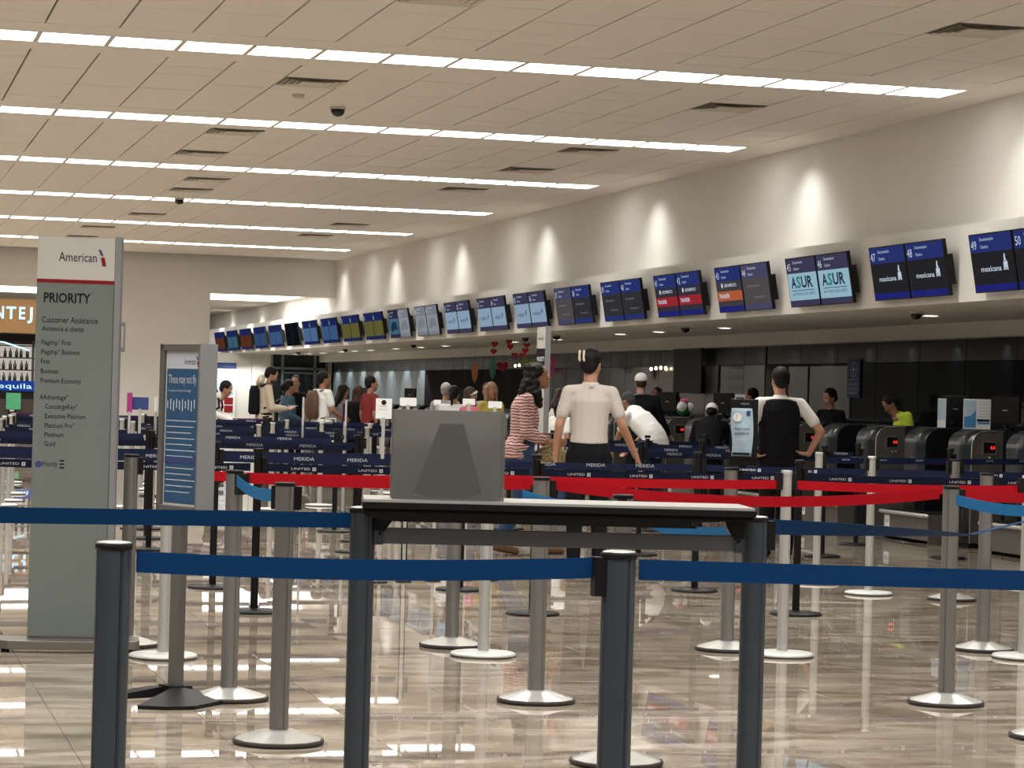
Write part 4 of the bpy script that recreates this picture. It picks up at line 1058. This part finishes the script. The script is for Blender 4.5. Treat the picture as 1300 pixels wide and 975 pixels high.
    for a in 'LR':
        an = J['an'+a]; to = J['to'+a]
        q = MB().cap(an-V((0, .03*s, .045*s)), to, .045*s, .036*s, 12, flat=.9)
        z0 = min(v[2] for v in q.v); q.v = [(v[0], v[1], max(v[2], z)) for v in q.v]
        q.build('shoe', shoe, t)
    # ---- top
    U = MB()
    wv = .150 if female else .168
    lean = (J['nek'].xy-J['pel'].xy).length > .2*s
    if not tuck: U.loft([sec(J['pel']-V((0, 0, .07*s)), .176, .132), sec(J['pel']+V((0, 0, .06*s)), .170, .128)], 16)
    if lean:
        U = MB(); mid = J['shL'].lerp(J['shR'], .5)
        U.cap(J['pel'], J['wai'], .165*s*b, .160*s*b, 18, flat=.74).cap(J['wai'], J['che'], .160*s*b, .172*s*b, 18, flat=.72).cap(J['che'], mid, .172*s*b, .13*s*b, 18, flat=.68).cap(mid, mid.lerp(J['nek'], .85), .10*s, .066*s, 14)
    else: U.loft([sec(J['pel']+V((0, 0, .07*s)), .150, .118), sec(J['wai'], .142 if female else .160, .112), sec(J['che']-V((0, 0, .06*s)), wv, .120, .01), sec(J['che']+V((0, 0, .05*s)), wv+.01, .112), sec(J['sh'+'L'].lerp(J['shR'], .5)+V((0, 0, .005*s)), .14, .078), sec(J['nek']+V((0, 0, .01*s)), .068, .066)], 16)
    for a in 'LR':
        sh, el, wr = J['sh'+a], J['el'+a], J['wr'+a]
        U.cap(J['nek'].lerp(sh, .3)-V((0, 0, .030*s)), sh-V((0, 0, .012*s)), .060*s, .056*s*b)
        if sleeve == 'short': U.cap(sh-V((0, 0, .01*s)), sh.lerp(el, .66), .055*s*b, .053*s*b, 12)
        elif sleeve == 'long': U.cap(sh-V((0, 0, .01*s)), el, .057*s*b, .052*s*b, 12); U.cap(el, el.lerp(wr, .93), .056*s*b, .040*s*b, 12)
        elif sleeve == 'three': U.cap(sh-V((0, 0, .01*s)), el, .057*s*b, .055*s*b, 12); U.cap(el, el.lerp(wr, .55), .058*s*b, .05*s*b, 12)
    shirt = remesh('shirt', U, max(vox, .010), top, t, 2)
    if lean: pass
    if topmat2:                                            # sleeveless waistcoat over the shirt
        Wc = MB()
        Wc.loft([sec(J['pel']-V((0, 0, .02*s)), .178, .135), sec(J['wai'], .172, .124), sec(J['che']-V((0, 0, .06*s)), .178, .132, .01), sec(J['che']+V((0, 0, .05*s)), .182, .124), sec(J['shL'].lerp(J['shR'], .5)+V((0, 0, .015*s)), .165, .090), sec(J['nek']-V((0, 0, .005*s)), .085, .074)], 16)
        remesh('waistcoat', Wc, .010, topmat2, t, 2)
        MB().lathe([(.062*s, 0), (.066*s, .012*s), (.060*s, .03*s)], 20).build('collar', top, t, tuple(J['nek']+V((0, .003, .0))))
    # ---- hair
    Hh = MB()
    if hair in ('short', 'long', 'pony', 'bun', 'curly', 'midlong', 'cropped'):
        k = .006 if hair != 'cropped' else .0
        Tm = Hm
        Hh.ell((0, -.020, .040), .079+k, .094+k, .090+k, 16, T=Tm)
        Hh.ell((0, -.045, -.01), .070+k, .058+k, .07, 14, T=Tm)
    if hair == 'long' or hair == 'midlong':
        dz = .20 if hair == 'long' else .10
        for q in (-1, 0, 1): Hh.cap(H(q*.055, -.045, .02), H(q*.065, -.065-(.02 if q == 0 else 0), -.08-dz), .042*s, .032*s, 10)
        for q in (-1, 1): Hh.cap(H(q*.072, .01, .05), H(q*.078, .0, -.10-dz*.6), .022*s, .02*s, 8)
    if hair == 'curly':
        rr = random.Random(2)
        for i in range(190):
            a = rr.uniform(math.pi*.95, math.pi*2.05); zz = rr.uniform(-.27, .10); q = .075+.065*min(1, max(0, (.06-zz)/.2))
            Hh.ell(H(q*math.cos(a)*rr.uniform(.5, 1), -.02+q*1.1*math.sin(a)*rr.uniform(.6, 1), zz), .032*s, .032*s, .034*s, 7)
    if hair == 'pony': Hh.cap(H(0, -.10, .04), H(0, -.135, -.02), .026*s, .034*s).cap(H(0, -.135, -.02), H(0, -.12, -.17), .034*s, .014*s)
    if hair == 'bun': Hh.ell(H(0, -.12, .055), .05*s, .045*s, .05*s, 12)
    if hair == 'pony2': pass
    if hair in ('cap',):
        Hh.ell((0, -.03, -.0), .078, .078, .07, 14, T=Hm)
        q = MB(); q.ell((0, -.008, .045), .084, .100, .085, 20, T=Hm)
        cp = remesh('cap', q.cap(H(-.04, .10, .035), H(.04, .10, .035), .03*s, .03*s, 8) if not back else q, .008, 'bright_cloth', t, 1)
        if not back: pass
        MB().loft([(H(0, .09, .028), A3 @ V((.07, 0, 0)), A3 @ V((0, .06, -.012))), (H(0, .09, .034), A3 @ V((.07, 0, 0)), A3 @ V((0, .06, -.012)))], 16).build('cap_brim', 'bright_cloth', t)
        MB().ell(H(0, -.105, .0), .030*s, .006*s, .018*s, 10).build('cap_gap', hairmat, t)
    remesh('hair', Hh, .009 if vox < .011 else .011, hairmat, t, 1)
    if extra: extra(t, J, H, s, sec)
    return t
def backpack(mt='black_cloth', d=1):
    def f(t, J, H, s, sec):
        c = J['che']-Vector((0, .17*s, .04*s))
        q = MB(); q.loft([(c+Vector((0, 0, -.24*s)), (.13*s, 0, 0), (0, .06*s, 0)), (c+Vector((0, 0, -.2*s)), (.15*s, 0, 0), (0, .085*s, 0)), (c+Vector((0, 0, .12*s)), (.14*s, 0, 0), (0, .075*s, 0)), (c+Vector((0, 0, .2*s)), (.09*s, 0, 0), (0, .05*s, 0))], 14)
        o = q.build('backpack', mt, t)
        for a in (-1, 1):
            p = [Vector((a*.10*s, -.09*s, J['shL'].z+.02*s)), Vector((a*.115*s, .02*s, J['shL'].z+.055*s)), Vector((a*.12*s, .115*s, J['che'].z+.02*s)), Vector((a*.14*s, .13*s, J['che'].z-.10*s)), Vector((a*.165*s, -.05*s, J['wai'].z+.02*s))]
            MB().tube(p, .014*s, 8).build('strap', mt, o)
    return f
# attendant in white blouse, seen from behind
def att(t, J, H, s, sec):
    for a in (-.018, .018):
        MB().cap(H(a-.035, -.112, .085), H(a-.030, -.125, .02), .010*s, .008*s, 8).cap(H(a-.035, -.113, .05), H(a-.025, -.120, .01), .009*s, .008*s, 8).build('hair_clip', 'cream', t)
    MB().lathe([(.075*s, -.02*s), (.072*s, .004*s), (.062*s, .028*s)], 22).build('collar', 'white_cloth', t, tuple(J['nek']+Vector((0, .004, .0))))
person('airline attendant from behind, white short-sleeved blouse, black skirt, dark hair with two pale clips', 5.50, 18.3, 1.735, 12, 'white_cloth', 'black_cloth', 'bun' if False else 'short', back=True, female=True, build=1.0, vox=.0075, lowkind='trousers', head=(28, 8), tuck=True,
       joints=dict(elR=(.255, -.01, 1.17), wrR=(.38, .12, .93), haR=(.45, .35, -.8), elL=(-.235, -.02, 1.16), wrL=(-.25, .06, .91), haL=(.05, .2, -1)), extra=att)
# man in black waistcoat, hands at hips
person('man from behind in black waistcoat over white short sleeves, both hands at his hips', 8.03, 20.85, 1.68, 10, 'bright_cloth', 'black_cloth', 'short', back=True, build=1.10, vox=.0075, topmat2='black_cloth', head=(-12, 4), tuck=True,
       joints=dict(elR=(.37, -.10, 1.17), wrR=(.27, -.06, .96), haR=(-.75, -.1, .05), elL=(-.30, -.08, 1.14), wrL=(-.27, -.06, .94), haL=(.9, -.1, -.1)))
# smiling woman in stripes
def bag(t, J, H, s, sec):
    q = MB(); c = Vector((.03, .26, .90))*s
    q.ell(c, .09*s, .17*s, .11*s, 16)
    q.ell(c+Vector((0, .06, -.03)), .08*s, .12*s, .09*s, 16)
    q.build('straw_bag', 'straw', t)
    MB().tube([c+Vector((.0, -.12, .07)), c+Vector((0, -.10, .20)), c+Vector((0, .06, .20)), c+Vector((0, .12, .07))], .008, 8).build('bag_handle', 'leather', t)
person('laughing woman in profile with long dark curly hair, pink striped blouse and straw bag', 5.66, 20.8, 1.65, 98, 'stripes', 'denim', 'curly', female=True, sleeve='three', build=1.12, vox=.0075, skin='skin_mid', head=(2, -6),
       joints=dict(che=(0, .0, 1.31), nek=(0, .05, 1.46), hed=(0, .12, 1.635), pel=(0, -.04, .95), elR=(.23, -.0, 1.12), wrR=(.16, .24, 1.03), haR=(-.1, 1, .05), elL=(-.22, .02, 1.12), wrL=(-.12, .24, 1.00), haL=(.1, 1, .1), knL=(-.09, .14, .50), anL=(-.09, .22, .09), toL=(-.10, .39, .035), knR=(.09, -.02, .5), anR=(.09, -.22, .12), toR=(.10, -.06, .035)), extra=bag, shoe='brown')
# left-hand queue
person('bearded man in cream hoodie looking down at his phone, black backpack', 6.05, 37.0, 1.72, 85, 'cream', 'black_cloth', 'short', skin='skin', sleeve='long', build=1.1, head=(10, 28),
       joints=dict(nek=(0, .03, 1.47), hed=(0, .085, 1.625), elR=(.22, .05, 1.13), wrR=(.12, .30, 1.12), haR=(-.2, 1, .1), elL=(-.22, .05, 1.13), wrL=(-.12, .28, 1.10), haL=(.2, 1, .1)),
       extra=lambda t, J, H, s, sec: (backpack()(t, J, H, s, sec), MB().cap(H(-.07, -.09, -.16), H(.07, -.09, -.16), .055*s, .055*s, 12).cap(H(.0, -.10, -.12), H(0, -.1, -.2), .06*s, .05*s).build('hood', 'cream', t), MB().box(-.035, .035, .36, .50, 1.14, 1.15).build('phone', 'paper', t), MB().cap(H(-.04, .06, -.09), H(.04, .06, -.09), .036*s, .036*s).build('beard', 'hair_brown', t)))
person('woman in blue-grey hooded jacket facing right, dark hair tied back', 6.50, 37.6, 1.53, 80, 'teal', 'black_cloth', 'pony', female=True, skin='skin_mid', sleeve='long', build=1.15, head=(5, 8), joints=dict(wrR=(.15, .25, 1.02), wrL=(-.1, .25, 1.0)))
person('woman with bare shoulders in dark strap top facing the camera', 6.68, 38.0, 1.60, 190, 'black_cloth', 'black_cloth', 'bun', female=True, skin='skin', sleeve='none', head=(8, 6), joints=dict())
person('heavy-set man in white tee with a shoulder strap, facing right', 6.80, 36.4, 1.66, 70, 'bright_cloth', 'dark_grey_cloth', 'short', skin='skin_mid', sleeve='short', build=1.25, head=(12, 6), joints=dict(elR=(.25, .04, 1.16), wrR=(.18, .30, 1.02), haR=(-.2, 1, -.3)),
       extra=lambda t, J, H, s, sec: backpack('leather')(t, J, H, s, sec))
person('woman in grey top with long wavy dark hair looking down', 7.22, 37.0, 1.48, 75, 'grey_cloth', 'black_cloth', 'long', female=True, skin='skin_mid', sleeve='long', head=(10, 18))
person('person in black with big dark backpack left of the red-shirted man', 7.38, 36.6, 1.47, 40, 'black_cloth', 'black_cloth', 'midlong', hairmat='hair_brown', skin='skin', sleeve='long', back=True, extra=backpack())
person('man in dark red shirt with short black hair facing right', 7.44, 36.0, 1.61, 75, 'dull_red', 'black_cloth', 'short', skin='skin_mid', sleeve='short', head=(12, 0))
person('person in white with black backpack partly hidden by the poster stand', 5.13, 36.0, 1.60, 110, 'bright_cloth', 'black_cloth', 'short', skin='skin_mid', sleeve='long', head=(0, 25), extra=backpack(), joints=dict(nek=(0, .12, 1.38), hed=(0, .20, 1.50), wrR=(.15, .35, 1.0), wrL=(-.1, .35, 1.0)))
# centre crowd
person('grey-haired person in grey seen from behind in the middle crowd', 8.06, 33.8, 1.53, 30, 'grey_cloth', 'black_cloth', 'short', hairmat='hair_grey', skin='skin', sleeve='long', back=True)
person('woman in white top with low black ponytail seen from behind', 7.50, 31.0, 1.48, 30, 'bright_cloth', 'denim', 'pony', skin='skin_mid', female=True, sleeve='long', build=1.2, back=True)
def band(t, J, H, s, sec):
    q = MB(); q.loft([(H(0, -.0, .02), (.083*s, 0, 0), (0, .102*s, .02*s)), (H(0, -.0, .06), (.080*s, 0, 0), (0, .098*s, .02*s))], 20); q.build('headband', 'bright_cloth', t)
person('woman with wide white headband and pink top facing right', 7.53, 30.3, 1.46, 70, 'pink', 'denim', 'short', hairmat='hair_brown', skin='skin_mid', female=True, sleeve='short', head=(10, 10), extra=band)
person('blond-streaked woman in yellow top looking toward the camera', 8.04, 31.2, 1.54, 165, 'yellow', 'denim', 'long', hairmat='hair_blond', skin='skin_mid', female=True, sleeve='short', head=(10, 0))
person('dark-haired man in grey shirt behind the woman in yellow', 8.45, 33.0, 1.54, 200, 'grey_cloth', 'black_cloth', 'short', skin='skin_dark', sleeve='short')
person('woman in white and black with streaked hair right of the narrow sign', 8.86, 31.0, 1.49, 95, 'bright_cloth', 'black_cloth', 'midlong', hairmat='hair_brown', skin='skin', female=True, sleeve='short', head=(10, 20), joints=dict(hed=(0, .07, 1.62)))
person('woman in white top bending, dark ponytail, just left of the attendant', 8.34, 29.0, 1.36, 60, 'bright_cloth', 'denim', 'pony', skin='skin_mid', female=True, sleeve='short', back=True)
# near the desks
person('man from behind in white baseball cap and black jacket leaning on a desk', 9.55, 29.6, 1.70, 20, 'black_cloth', 'black_cloth', 'cap', hairmat='hair_brown', skin='skin', sleeve='long', back=True, build=1.1, joints=dict(elR=(.26, .1, 1.17), wrR=(.36, .26, .98), haR=(.5, .6, -.4)),
       extra=lambda t, J, H, s, sec: MB().tube([Vector((-.17, -.09, 1.36)), Vector((-.08, -.125, 1.43)), Vector((.04, -.10, 1.46))], .009, 8).build('shoulder_strap', 'grey_cloth', t))
person('man with cropped greying hair bending forward in white shirt with blue collar', 8.84, 27.0, 1.62, -30, 'bright_cloth', 'navy_cloth', 'cropped', hairmat='dark_grey_cloth', skin='skin_mid', sleeve='short', build=1.15, head=(0, 40),
       joints=dict(pel=(0, -.10, .95), wai=(0, -.04, 1.06), che=(0, .14, 1.20), nek=(0, .29, 1.33), hed=(0, .38, 1.45), shL=(-.18, .23, 1.29), shR=(.18, .23, 1.29), elL=(-.22, .32, 1.03), elR=(.22, .32, 1.03), wrL=(-.15, .48, .86), wrR=(.15, .48, .86)))
person('person in white cap and black coat bent low over a dark desk', 10.18, 28.75, 1.60, 25, 'black_cloth', 'black_cloth', 'cap', hairmat='hair', skin='skin', sleeve='long', back=True, build=1.15, head=(0, 30), tuck=True,
       joints=dict(pel=(0, -.22, .90), wai=(0, -.16, 1.0), che=(0, -.04, 1.13), nek=(0, .06, 1.24), hed=(0, .12, 1.36), shL=(-.18, .03, 1.2), shR=(.18, .03, 1.2), elL=(-.24, .10, .98), elR=(.24, .10, .98), wrL=(-.15, .28, 1.02), wrR=(.15, .28, 1.02), hpL=(-.085, -.22, .87), hpR=(.085, -.22, .87), knL=(-.095, -.1, .48), knR=(.095, -.1, .48)))
STOOL = dict(pel=(0, -.02, .95))
def agent(label, x, y, h, face, **k): return person(label, x, y, h, face, **k)
agent('desk agent in dark jacket with black hair looking down to the left', 11.52, 28.2, 1.56, -115, top='black_cloth', skin='skin', sleeve='long', hair='short', vox=.010, head=(10, 22))
def vest(t, J, H, s, sec):
    c = J['che']-Vector((0, 0, .10*s))
    MB().loft([sec(c, .178, .128, .01), sec(c+Vector((0, 0, .045*s)), .180, .128, .01)], 20).build('reflective_strip', 'print_grey', t)
agent('worker in yellow high-visibility jacket bowed behind a desk, dark hair', 11.48, 25.95, 1.56, -80, top='hivis', skin='skin_mid', sleeve='long', hair='short', vox=.010, head=(0, 42), extra=vest, build=1.1, joints=dict(nek=(0, .08, 1.44), hed=(0, .17, 1.57)))
agent('desk agent half hidden between the question-mark sign and the vest man', 11.55, 31.0, 1.56, -60, top='black_cloth', skin='skin', sleeve='long', hair='short')
agent('dark-skinned desk agent in black suit right of the white baseball cap', 11.70, 35.45, 1.56, -120, top='black_cloth', skin='skin_dark', sleeve='long', hair='short')
agent('desk agent with bowed black hair behind the green and pink toy', 11.70, 34.6, 1.48, -140, top='black_cloth', skin='skin_dark', sleeve='long', hair='bun', head=(0, 35))
t = thing('plush_toy', 'round green and white plush toy with pink top on a desk', 'toy', (10.95, 32.0, 1.166))
MB().ell((0, 0, .10), .11, .10, .10, 16).build('body', 'green', t)
MB().ell((-.05, -.05, .13), .07, .07, .07, 12).ell((.06, -.04, .12), .06, .07, .07, 12).build('patches', 'bright_cloth', t)
MB().ell((0, 0, .21), .06, .05, .035, 14).build('hat', 'hot_pink', t)
# luggage
t = thing('suitcase', 'dark suitcase with raised twin-rod handle beside the man in the white tee', 'suitcase', (6.78, 35.6, 0), R(-15))
MB().box(-.2, .2, -.13, .13, .04, .62).build('shell', 'black', t, bevel=.03)
MB().tube([Vector((-.08, 0, .6)), Vector((-.08, 0, .98)), Vector((.08, 0, .98)), Vector((.08, 0, .6))], .010, 8).build('handle', 'pale_alu', t)
for a in (-.16, .16):
    for b_ in (-.09, .09): MB().ell((a, b_, .025), .02, .02, .025, 8).build('wheel', 'black', t)
